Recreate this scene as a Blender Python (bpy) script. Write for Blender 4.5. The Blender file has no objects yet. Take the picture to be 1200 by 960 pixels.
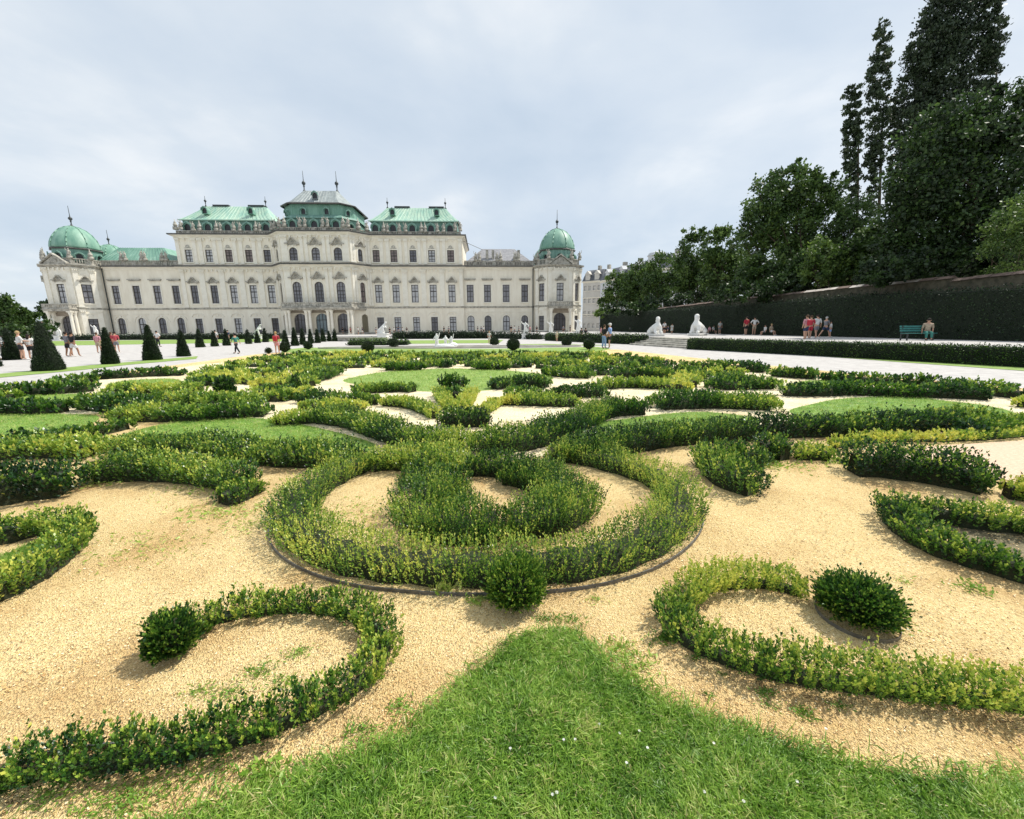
import bpy, math, random
import numpy as np
rnd = random.Random(7)
rng = np.random.default_rng(7)
sc = bpy.context.scene
COL = sc.collection
R = math.radians

# ------------------------------------------------------------------ camera
F, TH, RO, H = 480.0, math.atan(96/480.0), R(0.5), 1.65
_r0 = np.array([1, 0, 0.0]); _u0 = np.array([0, math.sin(TH), math.cos(TH)]); FW = np.array([0, math.cos(TH), -math.sin(TH)])
RV = _r0*math.cos(RO) - _u0*math.sin(RO); UV = _u0*math.cos(RO) + _r0*math.sin(RO)
CAM = np.array([0, 0, H])
cam = bpy.data.cameras.new('camera'); co = bpy.data.objects.new('camera', cam); COL.objects.link(co)
from mathutils import Matrix, Vector
co.matrix_world = Matrix(((RV[0], UV[0], -FW[0], 0), (RV[1], UV[1], -FW[1], 0), (RV[2], UV[2], -FW[2], H), (0, 0, 0, 1)))
cam.sensor_width = 36; cam.sensor_fit = 'HORIZONTAL'; cam.lens = 36*F/1200; cam.clip_end = 3000; cam.clip_start = 0.05
sc.camera = co

def ray(px, py): return FW*F + RV*(px-600) + UV*(480-py)
def G(px, py, z=0.0):
    """point of the level z seen at photo pixel (px, py)"""
    d = ray(px, py); return CAM + d*((z-H)/d[2])
def AT(px, py, Y):
    d = ray(px, py); return CAM + d*(Y/d[1])

# ------------------------------------------------------------------ world, sun, exposure
SUN_EL, SUN_AZ = R(56), R(68)
w = bpy.data.worlds.new('World'); sc.world = w; w.use_nodes = True
nt = w.node_tree; nt.nodes.clear()
def N(t, **k):
    n = nt.nodes.new(t)
    for a, b in k.items(): setattr(n, a, b)
    return n
out = N('ShaderNodeOutputWorld'); bg = N('ShaderNodeBackground'); bg.inputs[1].default_value = 0.1
sky = N('ShaderNodeTexSky', sky_type='NISHITA', sun_disc=False, sun_elevation=SUN_EL, sun_rotation=SUN_AZ)
tc = N('ShaderNodeTexCoord'); sep = N('ShaderNodeSeparateXYZ'); nt.links.new(tc.outputs['Generated'], sep.inputs[0])
def M(op, a, b=None, c=None):
    n = N('ShaderNodeMath', operation=op)
    for i, v in enumerate((a, b, c)):
        if v is None: continue
        if isinstance(v, (int, float)): n.inputs[i].default_value = v
        else: nt.links.new(v, n.inputs[i])
    return n.outputs[0]
zz = M('ADD', M('MAXIMUM', sep.outputs[2], 0.0), 0.22)
cx = M('DIVIDE', sep.outputs[0], zz); cy = M('DIVIDE', sep.outputs[1], zz)
cmb = N('ShaderNodeCombineXYZ'); nt.links.new(cx, cmb.inputs[0]); nt.links.new(cy, cmb.inputs[1])
def noise(scale, detail, rough, off):
    mp = N('ShaderNodeMapping'); mp.inputs[1].default_value = off; nt.links.new(cmb.outputs[0], mp.inputs[0])
    n = N('ShaderNodeTexNoise'); n.inputs['Scale'].default_value = scale; n.inputs['Detail'].default_value = detail; n.inputs['Roughness'].default_value = rough
    n.inputs['Distortion'].default_value = 0.25
    nt.links.new(mp.outputs[0], n.inputs[0]); return n.outputs[0]
def ramp(fac, stops):
    r = N('ShaderNodeValToRGB'); e = r.color_ramp.elements
    e[0].position, e[0].color = stops[0][0], (*stops[0][1], 1); e[1].position, e[1].color = stops[1][0], (*stops[1][1], 1)
    for p, c in stops[2:]:
        q = e.new(p); q.color = (*c, 1)
    nt.links.new(fac, r.inputs[0]); return r.outputs[0]
n1 = noise(0.75, 7, 0.52, (3.1, 1.7, 0)); n2 = noise(2.6, 6, 0.5, (0.4, 7.2, 0))
nn = M('ADD', M('MULTIPLY', n1, 0.75), M('MULTIPLY', n2, 0.25))
cl = ramp(nn, [(0.34, (5.3, 6.3, 7.4)), (0.46, (6.2, 7.05, 8.0)), (0.54, (7.0, 7.7, 8.4)), (0.63, (8.8, 9.1, 9.3))])
mx = N('ShaderNodeMix', data_type='RGBA'); mx.inputs[0].default_value = 0.86
nt.links.new(sky.outputs[0], mx.inputs[6]); nt.links.new(cl, mx.inputs[7])
nt.links.new(mx.outputs[2], bg.inputs[0]); nt.links.new(bg.outputs[0], out.inputs[0])
sl = bpy.data.lights.new('sun', 'SUN'); sl.energy = 4.3; sl.angle = R(1.5); sl.color = (1.0, 0.95, 0.86)
so = bpy.data.objects.new('sun', sl); COL.objects.link(so)
sd = Vector((math.sin(SUN_AZ)*math.cos(SUN_EL), math.cos(SUN_AZ)*math.cos(SUN_EL), math.sin(SUN_EL)))
so.rotation_euler = sd.to_track_quat('Z', 'Y').to_euler(); so.location = (30, 0, 60)
sc.view_settings.view_transform = 'Standard'; sc.view_settings.look = 'None'; sc.view_settings.exposure = 0.18; sc.view_settings.gamma = 1.0
sc.cycles.max_bounces = 5; sc.cycles.transparent_max_bounces = 4

# ------------------------------------------------------------------ materials
def newmat(name):
    m = bpy.data.materials.new(name); m.use_nodes = True
    t = m.node_tree; b = t.nodes['Principled BSDF']; return m, t, b
def mat(name, c1, c2=None, scale=3.0, rough=0.8, bump=0.0, bscale=None, detail=5, metallic=0.0, c3=None, stretch=None, spec=0.5, contrast=(0.35, 0.65)):
    """noise-mixed colours in object space, optional bump"""
    m, t, b = newmat(name); b.inputs['Roughness'].default_value = rough; b.inputs['Metallic'].default_value = metallic
    b.inputs['Specular IOR Level'].default_value = spec
    if c2 is None and not bump: b.inputs['Base Color'].default_value = (*c1, 1); return m
    tcn = t.nodes.new('ShaderNodeTexCoord'); mp = t.nodes.new('ShaderNodeMapping'); t.links.new(tcn.outputs['Object'], mp.inputs[0])
    if stretch: mp.inputs['Scale'].default_value = stretch
    n = t.nodes.new('ShaderNodeTexNoise'); n.inputs['Scale'].default_value = scale; n.inputs['Detail'].default_value = detail; n.inputs['Roughness'].default_value = 0.6
    t.links.new(mp.outputs[0], n.inputs[0])
    r = t.nodes.new('ShaderNodeValToRGB'); e = r.color_ramp.elements
    e[0].position, e[0].color = contrast[0], (*c1, 1); e[1].position, e[1].color = contrast[1], (*(c2 or c1), 1)
    if c3: q = e.new((contrast[0]+contrast[1])/2+0.1); q.color = (*c3, 1)
    t.links.new(n.outputs[0], r.inputs[0]); t.links.new(r.outputs[0], b.inputs['Base Color'])
    if bump:
        n2 = t.nodes.new('ShaderNodeTexNoise'); n2.inputs['Scale'].default_value = bscale or scale*4; n2.inputs['Detail'].default_value = 4
        t.links.new(mp.outputs[0], n2.inputs[0])
        bp = t.nodes.new('ShaderNodeBump'); bp.inputs['Strength'].default_value = bump; bp.inputs['Distance'].default_value = 0.02
        t.links.new(n2.outputs[0], bp.inputs['Height']); t.links.new(bp.outputs[0], b.inputs['Normal'])
    return m
def gravel_mat(name, pale, gold, dark, fine=55):
    m, t, b = newmat(name); b.inputs['Roughness'].default_value = 0.92; b.inputs['Specular IOR Level'].default_value = 0.2
    tcn = t.nodes.new('ShaderNodeTexCoord')
    def nz(sc_, d_, r_=0.6, off=0):
        mp = t.nodes.new('ShaderNodeMapping'); mp.inputs[1].default_value = (off, off*2, 0); t.links.new(tcn.outputs['Object'], mp.inputs[0])
        n = t.nodes.new('ShaderNodeTexNoise'); n.inputs['Scale'].default_value = sc_; n.inputs['Detail'].default_value = d_; n.inputs['Roughness'].default_value = r_; t.links.new(mp.outputs[0], n.inputs[0]); return n.outputs[0]
    def rp(f, a, b_, p0, p1):
        r = t.nodes.new('ShaderNodeValToRGB'); e = r.color_ramp.elements; e[0].position, e[0].color = p0, (*a, 1); e[1].position, e[1].color = p1, (*b_, 1); t.links.new(f, r.inputs[0]); return r.outputs[0]
    def mixc(f, a, b_):
        x = t.nodes.new('ShaderNodeMix'); x.data_type = 'RGBA'; t.links.new(f, x.inputs[0]); t.links.new(a, x.inputs[6]); t.links.new(b_, x.inputs[7]); return x.outputs[2]
    grain = rp(nz(fine, 6, 0.7), gold, pale, 0.36, 0.62); old = rp(nz(fine*0.7, 6, 0.7, 3), dark, gold, 0.35, 0.68)
    area = rp(nz(1.1, 6, 0.62, 5), (0, 0, 0), (1, 1, 1), 0.46, 0.66); vor = t.nodes.new('ShaderNodeTexVoronoi'); vor.inputs['Scale'].default_value = fine*2.4; t.links.new(tcn.outputs['Object'], vor.inputs['Vector'])
    c = mixc(area, grain, old); speck = rp(vor.outputs['Color'], (0.55, 0.5, 0.45), (1, 1, 1), 0.12, 0.45); mu = t.nodes.new('ShaderNodeMix'); mu.data_type = 'RGBA'; mu.blend_type = 'MULTIPLY'; mu.inputs[0].default_value = 0.8
    t.links.new(c, mu.inputs[6]); t.links.new(speck, mu.inputs[7]); t.links.new(mu.outputs[2], b.inputs['Base Color'])
    bp = t.nodes.new('ShaderNodeBump'); bp.inputs['Strength'].default_value = 0.9; bp.inputs['Distance'].default_value = 0.012; t.links.new(vor.outputs['Distance'], bp.inputs['Height']); t.links.new(bp.outputs[0], b.inputs['Normal']); return m
def leafmat(name, stops, rough=0.45, trans=0.3, spec=0.5, patch=None):
    """leaf colours from the per-leaf attribute 'tint' (0 dark leaf .. 1 bright leaf), with patches of yellowed growth"""
    m, t, b = newmat(name); b.inputs['Roughness'].default_value = rough; b.inputs['Specular IOR Level'].default_value = spec
    a = t.nodes.new('ShaderNodeAttribute'); a.attribute_name = 'tint'
    r = t.nodes.new('ShaderNodeValToRGB'); e = r.color_ramp.elements
    e[0].position, e[0].color = stops[0][0], (*stops[0][1], 1); e[1].position, e[1].color = stops[1][0], (*stops[1][1], 1)
    for p, c in stops[2:]: q = e.new(p); q.color = (*c, 1)
    t.links.new(a.outputs['Fac'], r.inputs[0]); t.links.new(r.outputs[0], b.inputs['Base Color'])
    tr = t.nodes.new('ShaderNodeBsdfTranslucent'); ms = t.nodes.new('ShaderNodeMixShader'); ms.inputs[0].default_value = trans
    t.links.new(r.outputs[0], tr.inputs[0]); t.links.new(b.outputs[0], ms.inputs[1]); t.links.new(tr.outputs[0], ms.inputs[2])
    t.links.new(ms.outputs[0], t.nodes['Material Output'].inputs[0]); return m

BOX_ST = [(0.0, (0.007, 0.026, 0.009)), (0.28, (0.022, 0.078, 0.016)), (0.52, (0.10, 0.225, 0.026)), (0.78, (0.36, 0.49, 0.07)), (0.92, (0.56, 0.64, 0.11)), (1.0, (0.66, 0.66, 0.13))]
MT = {}
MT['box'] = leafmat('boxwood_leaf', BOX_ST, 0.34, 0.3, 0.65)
MT['tree'] = leafmat('tree_leaf', [(0, (0.014, 0.032, 0.009)), (0.45, (0.055, 0.11, 0.022)), (1, (0.20, 0.30, 0.06))], 0.5, 0.3)
MT['poplar'] = leafmat('poplar_leaf', [(0, (0.012, 0.024, 0.010)), (0.5, (0.035, 0.06, 0.022)), (1, (0.10, 0.14, 0.06))], 0.5, 0.2)
MT['yew'] = leafmat('yew_leaf', [(0, (0.006, 0.014, 0.005)), (0.5, (0.014, 0.036, 0.009)), (1, (0.04, 0.085, 0.018))], 0.6, 0.12)
MT['grass'] = leafmat('grass_blade', [(0, (0.05, 0.13, 0.012)), (0.5, (0.19, 0.36, 0.04)), (0.85, (0.38, 0.54, 0.09)), (1.0, (0.62, 0.55, 0.25))], 0.45, 0.35)
MT['chip'] = leafmat('gravel_chip', [(0, (0.20, 0.10, 0.04)), (0.25, (0.56, 0.33, 0.12)), (0.6, (0.84, 0.60, 0.26)), (1.0, (0.95, 0.83, 0.58))], 0.8, 0.0, 0.3)
MT['core'] = mat('hedge_twigs', (0.012, 0.022, 0.008), (0.035, 0.04, 0.015), 25, 0.95, 0.8, 60)
MT['yewcore'] = mat('yew_inside', (0.004, 0.008, 0.003), (0.010, 0.02, 0.006), 12, 0.95, 0.8, 30)
MT['bark'] = mat('bark', (0.05, 0.035, 0.022), (0.12, 0.09, 0.06), 6, 0.9, 0.6, 20)
MT['gravel_gold'] = gravel_mat('golden_gravel', (0.90, 0.72, 0.39), (0.78, 0.565, 0.25), (0.52, 0.33, 0.15))
MT['gravel_white'] = mat('pale_gravel', (0.40, 0.38, 0.365), (0.52, 0.50, 0.475), 2.5, 0.9, 0.3, 60, 8)
MT['soil'] = mat('red_soil_gravel', (0.58, 0.40, 0.27), (0.74, 0.55, 0.40), 30, 0.9, 0.5, 90, 8)
MT['lawn'] = mat('lawn_base', (0.035, 0.08, 0.012), (0.11, 0.20, 0.03), 4, 0.9, 0.6, 80, 10)
MT['lawn_far'] = mat('mown_lawn', (0.16, 0.26, 0.05), (0.27, 0.38, 0.09), 3, 0.9, 0.4, 60, 10)
MT['stone'] = mat('limestone', (0.42, 0.39, 0.33), (0.58, 0.55, 0.48), 1.2, 0.85, 0.3, 9, 8)
MT['marble'] = mat('white_marble', (0.72, 0.71, 0.67), (0.84, 0.83, 0.80), 3, 0.6, 0.2, 12)
MT['plaster'] = mat('cream_plaster', (0.75, 0.68, 0.55), (0.86, 0.80, 0.67), 1.1, 0.85, 0.15, 5, 9, contrast=(0.3, 0.6), stretch=(1, 1, 0.22))
MT['trim'] = mat('pale_stucco', (0.74, 0.69, 0.58), (0.86, 0.82, 0.72), 0.8, 0.8, 0.2, 6, 8)
MT['weathered'] = mat('weathered_stone', (0.24, 0.225, 0.19), (0.56, 0.53, 0.46), 1.6, 0.85, 0.3, 6, 8)
MT['darkledge'] = mat('lead_flashing', (0.05, 0.05, 0.05), (0.10, 0.095, 0.085), 2, 0.5)
MT['copper'] = mat('green_copper', (0.15, 0.31, 0.235), (0.30, 0.48, 0.385), 0.5, 0.55, 0.3, 3, 8, c3=(0.22, 0.40, 0.315), stretch=(1.6, 1.6, 0.35))
MT['copper_pale'] = mat('pale_green_copper', (0.27, 0.47, 0.385), (0.46, 0.60, 0.47), 0.45, 0.5, 0.2, 3, 8, stretch=(2.2, 1.0, 0.3))
MT['copper_dark'] = mat('dark_green_copper', (0.12, 0.245, 0.20), (0.24, 0.40, 0.33), 0.8, 0.6, 0.2, 3, 8, stretch=(2, 2, 0.4))
MT['dome'] = mat('dome_copper', (0.12, 0.27, 0.20), (0.24, 0.41, 0.31), 0.5, 0.5, 0.2, 3, 8, stretch=(1.5, 1.5, 0.5))
MT['lead'] = mat('grey_lead_roof', (0.22, 0.25, 0.25), (0.36, 0.40, 0.39), 0.6, 0.5, 0.2, 3, 8, stretch=(1.6, 1.6, 0.35))
MT['slate'] = mat('grey_slate', (0.20, 0.20, 0.22), (0.32, 0.32, 0.33), 1.0, 0.7, 0.3, 4, 8, stretch=(2, 2, 0.6))
MT['iron'] = mat('dark_iron', (0.02, 0.025, 0.025), (0.05, 0.06, 0.06), 3, 0.5)
MT['frame'] = mat('dark_window_frame', (0.022, 0.018, 0.016), (0.05, 0.04, 0.036), 4, 0.5)
MT['door'] = mat('dark_door', (0.012, 0.012, 0.013), (0.03, 0.03, 0.034), 2, 0.35)
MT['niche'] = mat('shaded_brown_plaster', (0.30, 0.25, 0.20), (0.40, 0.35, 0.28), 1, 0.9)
def glass(name, c, rough=0.12, c2=None):
    return mat(name, c, c2 or tuple(min(1, v*1.5) for v in c), 0.9, rough, 0.0, None, 3, spec=0.8)
MT['glass_a'] = glass('window_glass_dark', (0.10, 0.096, 0.105))
MT['glass_b'] = glass('window_glass_blind', (0.36, 0.36, 0.37), 0.3)
MT['glass_c'] = glass('window_glass_dim', (0.17, 0.165, 0.18), 0.2)
MT['glass_d'] = glass('window_glass_brown', (0.15, 0.115, 0.105), 0.4)
MT['edging'] = mat('grey_metal_edging', (0.10, 0.10, 0.10), (0.19, 0.185, 0.18), 8, 0.5, 0.2, 40, metallic=0.3)
MT['brick'] = mat('old_brick_wall', (0.045, 0.042, 0.026), (0.12, 0.105, 0.07), 3, 0.9, 0.5, 12)
MT['tile'] = mat('red_roof_tile', (0.08, 0.055, 0.042), (0.22, 0.15, 0.12), 2, 0.85, 0.3, 10)
MT['city'] = mat('city_render', (0.50, 0.51, 0.53), (0.62, 0.63, 0.65), 0.3, 0.85, 0.1, 4)
MT['citycream'] = mat('cream_city_render', (0.52, 0.49, 0.44), (0.62, 0.59, 0.54), 0.3, 0.85, 0.1, 4)
MT['cityroof'] = mat('dark_city_roof', (0.06, 0.065, 0.075), (0.14, 0.145, 0.16), 0.5, 0.6)
MT['water'] = mat('pond_water', (0.05, 0.07, 0.06), (0.07, 0.09, 0.08), 2, 0.06, 0.15, 5)
MT['bench'] = mat('green_bench_paint', (0.03, 0.16, 0.15), (0.05, 0.22, 0.20), 6, 0.5)
MT['twig'] = mat('dry_twig', (0.10, 0.06, 0.03), (0.22, 0.15, 0.09), 20, 0.9)
_cm = {}
def cloth(c):
    k = tuple(round(v, 3) for v in c)
    if k not in _cm: _cm[k] = mat('cloth_%d' % len(_cm), c, tuple(v*0.75 for v in c), 12, 0.9, 0.3, 40)
    return _cm[k]

# ------------------------------------------------------------------ mesh helpers
class MB:
    def __init__(s): s.v = []; s.f = []; s.m = []; s.cm = 0
    def add(s, vs, fs):
        o = len(s.v); s.v += [tuple(float(c) for c in v) for v in vs]; s.f += [tuple(i+o for i in f) for f in fs]; s.m += [s.cm]*len(fs); return s
    def box(s, x0, x1, y0, y1, z0, z1):
        return s.add([(x0,y0,z0),(x1,y0,z0),(x1,y1,z0),(x0,y1,z0),(x0,y0,z1),(x1,y0,z1),(x1,y1,z1),(x0,y1,z1)],
                     [(0,3,2,1),(4,5,6,7),(0,1,5,4),(1,2,6,5),(2,3,7,6),(3,0,4,7)])
    def prism(s, poly, z0, z1):
        n = len(poly); vs = [(x,y,z0) for x,y in poly]+[(x,y,z1) for x,y in poly]
        return s.add(vs, [tuple(range(n))[::-1], tuple(range(n,2*n))]+[(i,(i+1)%n,(i+1)%n+n,i+n) for i in range(n)])
    def extr(s, poly, y0, y1):   # poly in xz, extruded along y
        n = len(poly); vs = [(x,y0,z) for x,z in poly]+[(x,y1,z) for x,z in poly]
        return s.add(vs, [tuple(range(n)), tuple(range(n,2*n))[::-1]]+[(i,i+n,(i+1)%n+n,(i+1)%n) for i in range(n)])
    def lathe(s, prof, cx=0, cy=0, n=12, rot=0, cap=True):
        vs = []; fs = []
        for r, z in prof:
            for k in range(n):
                a = rot+2*math.pi*k/n; vs.append((cx+r*math.cos(a), cy+r*math.sin(a), z))
        for i in range(len(prof)-1):
            for k in range(n):
                a, b = i*n+k, i*n+(k+1)%n; fs.append((a, b, b+n, a+n))
        if cap: fs += [tuple(range(n))[::-1], tuple(range((len(prof)-1)*n, len(prof)*n))]
        return s.add(vs, fs)
    def tube(s, p, q, r0, r1, n=6):
        p = np.array(p, float); q = np.array(q, float); d = q-p; L = np.linalg.norm(d); d = d/max(L, 1e-6)
        a = np.cross(d, [0, 0, 1.0]); 
        if np.linalg.norm(a) < 1e-3: a = np.array([1.0, 0, 0])
        a /= np.linalg.norm(a); b = np.cross(d, a); vs = []
        for c, rr in ((p, r0), (q, r1)):
            for k in range(n):
                t = 2*math.pi*k/n; vs.append(c+rr*(a*math.cos(t)+b*math.sin(t)))
        return s.add(vs, [(k, (k+1) % n, (k+1) % n+n, k+n) for k in range(n)]+[tuple(range(n)), tuple(range(n, 2*n))[::-1]])
    def ball(s, c, r, nu=8, nv=6):
        rx, ry, rz = r if isinstance(r, tuple) else (r, r, r); vs = [(c[0], c[1], c[2]-rz)]; fs = []
        for j in range(1, nv):
            p = -math.pi/2+math.pi*j/nv
            for k in range(nu):
                t = 2*math.pi*k/nu; vs.append((c[0]+rx*math.cos(p)*math.cos(t), c[1]+ry*math.cos(p)*math.sin(t), c[2]+rz*math.sin(p)))
        vs.append((c[0], c[1], c[2]+rz)); top = len(vs)-1
        for k in range(nu):
            fs.append((0, 1+(k+1) % nu, 1+k)); fs.append((top, top-nu+k, top-nu+(k+1) % nu))
            for j in range(nv-2):
                a, b = 1+j*nu+k, 1+j*nu+(k+1) % nu; fs.append((a, b, b+nu, a+nu))
        return s.add(vs, fs)
    def mesh(s, name, mats, smooth=False):
        me = bpy.data.meshes.new(name); me.from_pydata(s.v, [], s.f)
        for m in (mats if isinstance(mats, (list, tuple)) else [mats]): me.materials.append(m)
        if len(me.materials) > 1: me.polygons.foreach_set('material_index', s.m)
        if smooth: me.polygons.foreach_set('use_smooth', [True]*len(me.polygons))
        me.update(); return me
    def build(s, name, mats, parent=None, smooth=False, loc=None, rz=None):
        return link(name, s.mesh(name, mats, smooth), parent, loc, rz)
def link(name, me, parent=None, loc=None, rz=None):
    o = bpy.data.objects.new(name, me); COL.objects.link(o)
    if parent: o.parent = parent
    if loc is not None: o.location = loc
    if rz is not None: o.rotation_euler = (0, 0, rz)
    return o
def tag(o, label=None, cat=None, group=None, kind=None):
    if label: o['label'] = label
    if cat: o['category'] = cat
    if group: o['group'] = group
    if kind: o['kind'] = kind
    return o
def empty(name, loc=(0, 0, 0), rz=0, **k):
    o = bpy.data.objects.new(name, None); COL.objects.link(o); o.location = loc; o.rotation_euler = (0, 0, rz); o.empty_display_size = 0.2
    return tag(o, **k)
def np_mesh(name, V, nper, mat_, tint=None):
    """V: (n, k, 3) separate polygons of k corners"""
    n, k = V.shape[0], V.shape[1]
    me = bpy.data.meshes.new(name); me.vertices.add(n*k); me.vertices.foreach_set('co', np.ascontiguousarray(V, dtype=np.float32).ravel())
    me.loops.add(n*k); me.loops.foreach_set('vertex_index', np.arange(n*k, dtype=np.int32))
    me.polygons.add(n); me.polygons.foreach_set('loop_start', np.arange(0, n*k, k, dtype=np.int32))
    me.polygons.foreach_set('loop_total', np.full(n, k, dtype=np.int32))
    if tint is not None:
        a = me.attributes.new('tint', 'FLOAT', 'FACE'); a.data.foreach_set('value', np.clip(tint, 0, 1).astype(np.float32))
    me.materials.append(mat_); me.update(calc_edges=True); return me
def unit(a): return a/np.maximum(np.linalg.norm(a, axis=-1, keepdims=True), 1e-9)
def leaves(P, D, L, W, tint, name, mat_, side=None):
    """diamond leaves at P pointing along D (n,3); L, W arrays"""
    n = len(P); D = unit(D); rv = rng.normal(size=(n, 3)) if side is None else side
    S = unit(np.cross(D, rv)); Nn = np.cross(S, D)
    L = np.broadcast_to(L, n)[:, None]; W = np.broadcast_to(W, n)[:, None]
    V = np.stack([P, P+D*L*0.5+S*W*0.5-Nn*L*0.06, P+D*L, P+D*L*0.5-S*W*0.5-Nn*L*0.06], axis=1)
    return np_mesh(name, V, 4, mat_, tint)

def vnoise(P, s, seed=0):
    """cheap smooth value noise on xy, 0..1"""
    x = P[:, 0]*s+seed*13.7; y = P[:, 1]*s+seed*7.3
    v = np.sin(x*1.7+np.sin(y*1.3+seed))*0.5+np.sin(y*2.1+1.7*np.sin(x*0.9))*0.5+0.5*np.sin(x*4.1+y*3.3+seed)*np.cos(y*3.7-x*1.1)
    return np.clip(v/2.6+0.5, 0, 1)

# ------------------------------------------------------------------ ground
def sheet(name, pts, z, m, kind='structure', px=True, **k):
    P = [G(a, b, z)[:2] for a, b in pts] if px else pts
    me = bpy.data.meshes.new(name); me.from_pydata([(float(x), float(y), z) for x, y in P], [], [tuple(range(len(P)))])
    if me.polygons[0].normal.z < 0: me.flip_normals()
    me.materials.append(m); me.update(); return tag(link(name, me), kind=kind, **k)
sheet('ground', [(-900, -60), (900, -60), (900, 1500), (-900, 1500)], -0.012, MT['gravel_white'], px=False)
PAR = [(-15.3, -4), (-15.5, 12.1), (-15.9, 15.2), (-16.4, 19.7), (-17.6, 28.5), (-17.2, 30.6), (-6, 30.3), (6.0, 30.6), (7.8, 30.6), (10.3, 19.4), (11.7, 14.2), (12.9, 11.6), (14.0, 8), (15.5, -4)]
sheet('parterre_gravel', PAR, -0.004, MT['gravel_gold'], px=False)
# ------------------------------------------------------------------ palace
PA = R(3.4)
pal = empty('palace', (0, 114, 0), PA, label='long cream baroque palace with green copper roofs and corner domes beyond the garden', cat='palace')
SC = -48.4                       # middle of the facade in palace coordinates
def arc(uc, w, z, h, n=10):      # half ellipse from right to left
    return [(uc+w/2*math.cos(math.pi*k/n), z+h*math.sin(math.pi*k/n)) for k in range(n+1)]
def wall(mb, A, B, z0, z1, ops=(), depth=0.4):
    """wall from A to B seen from the side of (dy,-dx); ops = (u, w, z0, z1, arch height)"""
    A = np.array(A, float); B = np.array(B, float); L = np.linalg.norm(B-A); e = (B-A)/L; n = np.array([e[1], -e[0]])
    def P(u, z, d=0.0): q = A+e*u-n*d; return (q[0], q[1], z)
    us = sorted({0.0, L}|{round(o[0]-o[1]/2, 4) for o in ops}|{round(o[0]+o[1]/2, 4) for o in ops})
    zs = sorted({z0, z1}|{round(o[2], 4) for o in ops}|{round(o[3], 4) for o in ops})
    for i in range(len(us)-1):
        for j in range(len(zs)-1):
            um, zm = (us[i]+us[i+1])/2, (zs[j]+zs[j+1])/2
            if any(abs(um-o[0]) < o[1]/2 and o[2] < zm < o[3] for o in ops): continue
            mb.add([P(us[i], zs[j]), P(us[i+1], zs[j]), P(us[i+1], zs[j+1]), P(us[i], zs[j+1])], [(0, 1, 2, 3)])
    for uc, w, a, b, ah in ops:
        pts = [(uc-w/2, a), (uc+w/2, a)]
        if ah:
            ar = arc(uc, w, b-ah, ah)
            for k in range(len(ar)-1):
                (u1, q1), (u2, q2) = ar[k], ar[k+1]
                mb.add([P(u1, q1), P(u1, b), P(u2, b), P(u2, q2)], [(0, 1, 2, 3)])
            pts += ar
        else: pts += [(uc+w/2, b), (uc-w/2, b)]
        for k in range(len(pts)):
            (u1, q1), (u2, q2) = pts[k], pts[(k+1) % len(pts)]
            if abs(u1-u2)+abs(q1-q2) < 1e-5: continue
            mb.add([P(u1, q1), P(u2, q2), P(u2, q2, depth), P(u1, q1, depth)], [(0, 3, 2, 1)])
def offs(path, d, closed=False):
    n = len(path); out_ = []
    for i in range(n):
        p = np.array(path[i], float); ns = []
        for a, b in ((i-1, i), (i, i+1)):
            if not closed and (a < 0 or b > n-1): continue
            e = np.array(path[b % n], float)-np.array(path[a % n], float); e /= np.linalg.norm(e); ns.append(np.array([e[1], -e[0]]))
        m = sum(ns); m = m/np.linalg.norm(m); out_.append(p+m*d/max(0.3, m@ns[0]))
    return out_
def sweep(mb, path, prof, closed=False):
    """profile [(out, z)] bottom to top carried along the plan path"""
    rows = [offs(path, o, closed) for o, z in prof]; n = len(path); k = len(prof)
    vs = [(rows[j][i][0], rows[j][i][1], prof[j][1]) for i in range(n) for j in range(k)]
    fs = [(i*k+j, ((i+1) % n)*k+j, ((i+1) % n)*k+j+1, i*k+j+1) for i in range(n if closed else n-1) for j in range(k-1)]
    if not closed: fs += [tuple(range(k))[::-1], tuple((n-1)*k+j for j in range(k))]
    mb.add(vs, fs)
CORN = [(0.02, -0.75), (0.12, -0.70), (0.14, -0.42), (0.38, -0.30), (0.62, -0.22), (0.66, -0.02), (0.70, 0.0), (0.0, 0.06)]
def cornice(mb, path, z, k=1.0, closed=False): sweep(mb, path, [(o*k, z+dz*k) for o, dz in CORN], closed)
def band(mb, path, z, h=0.35, o=0.16, closed=False): sweep(mb, path, [(0.01, z), (o, z+0.05), (o+0.06, z+h*0.7), (o+0.1, z+h), (0.0, z+h+0.03)], closed)

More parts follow.
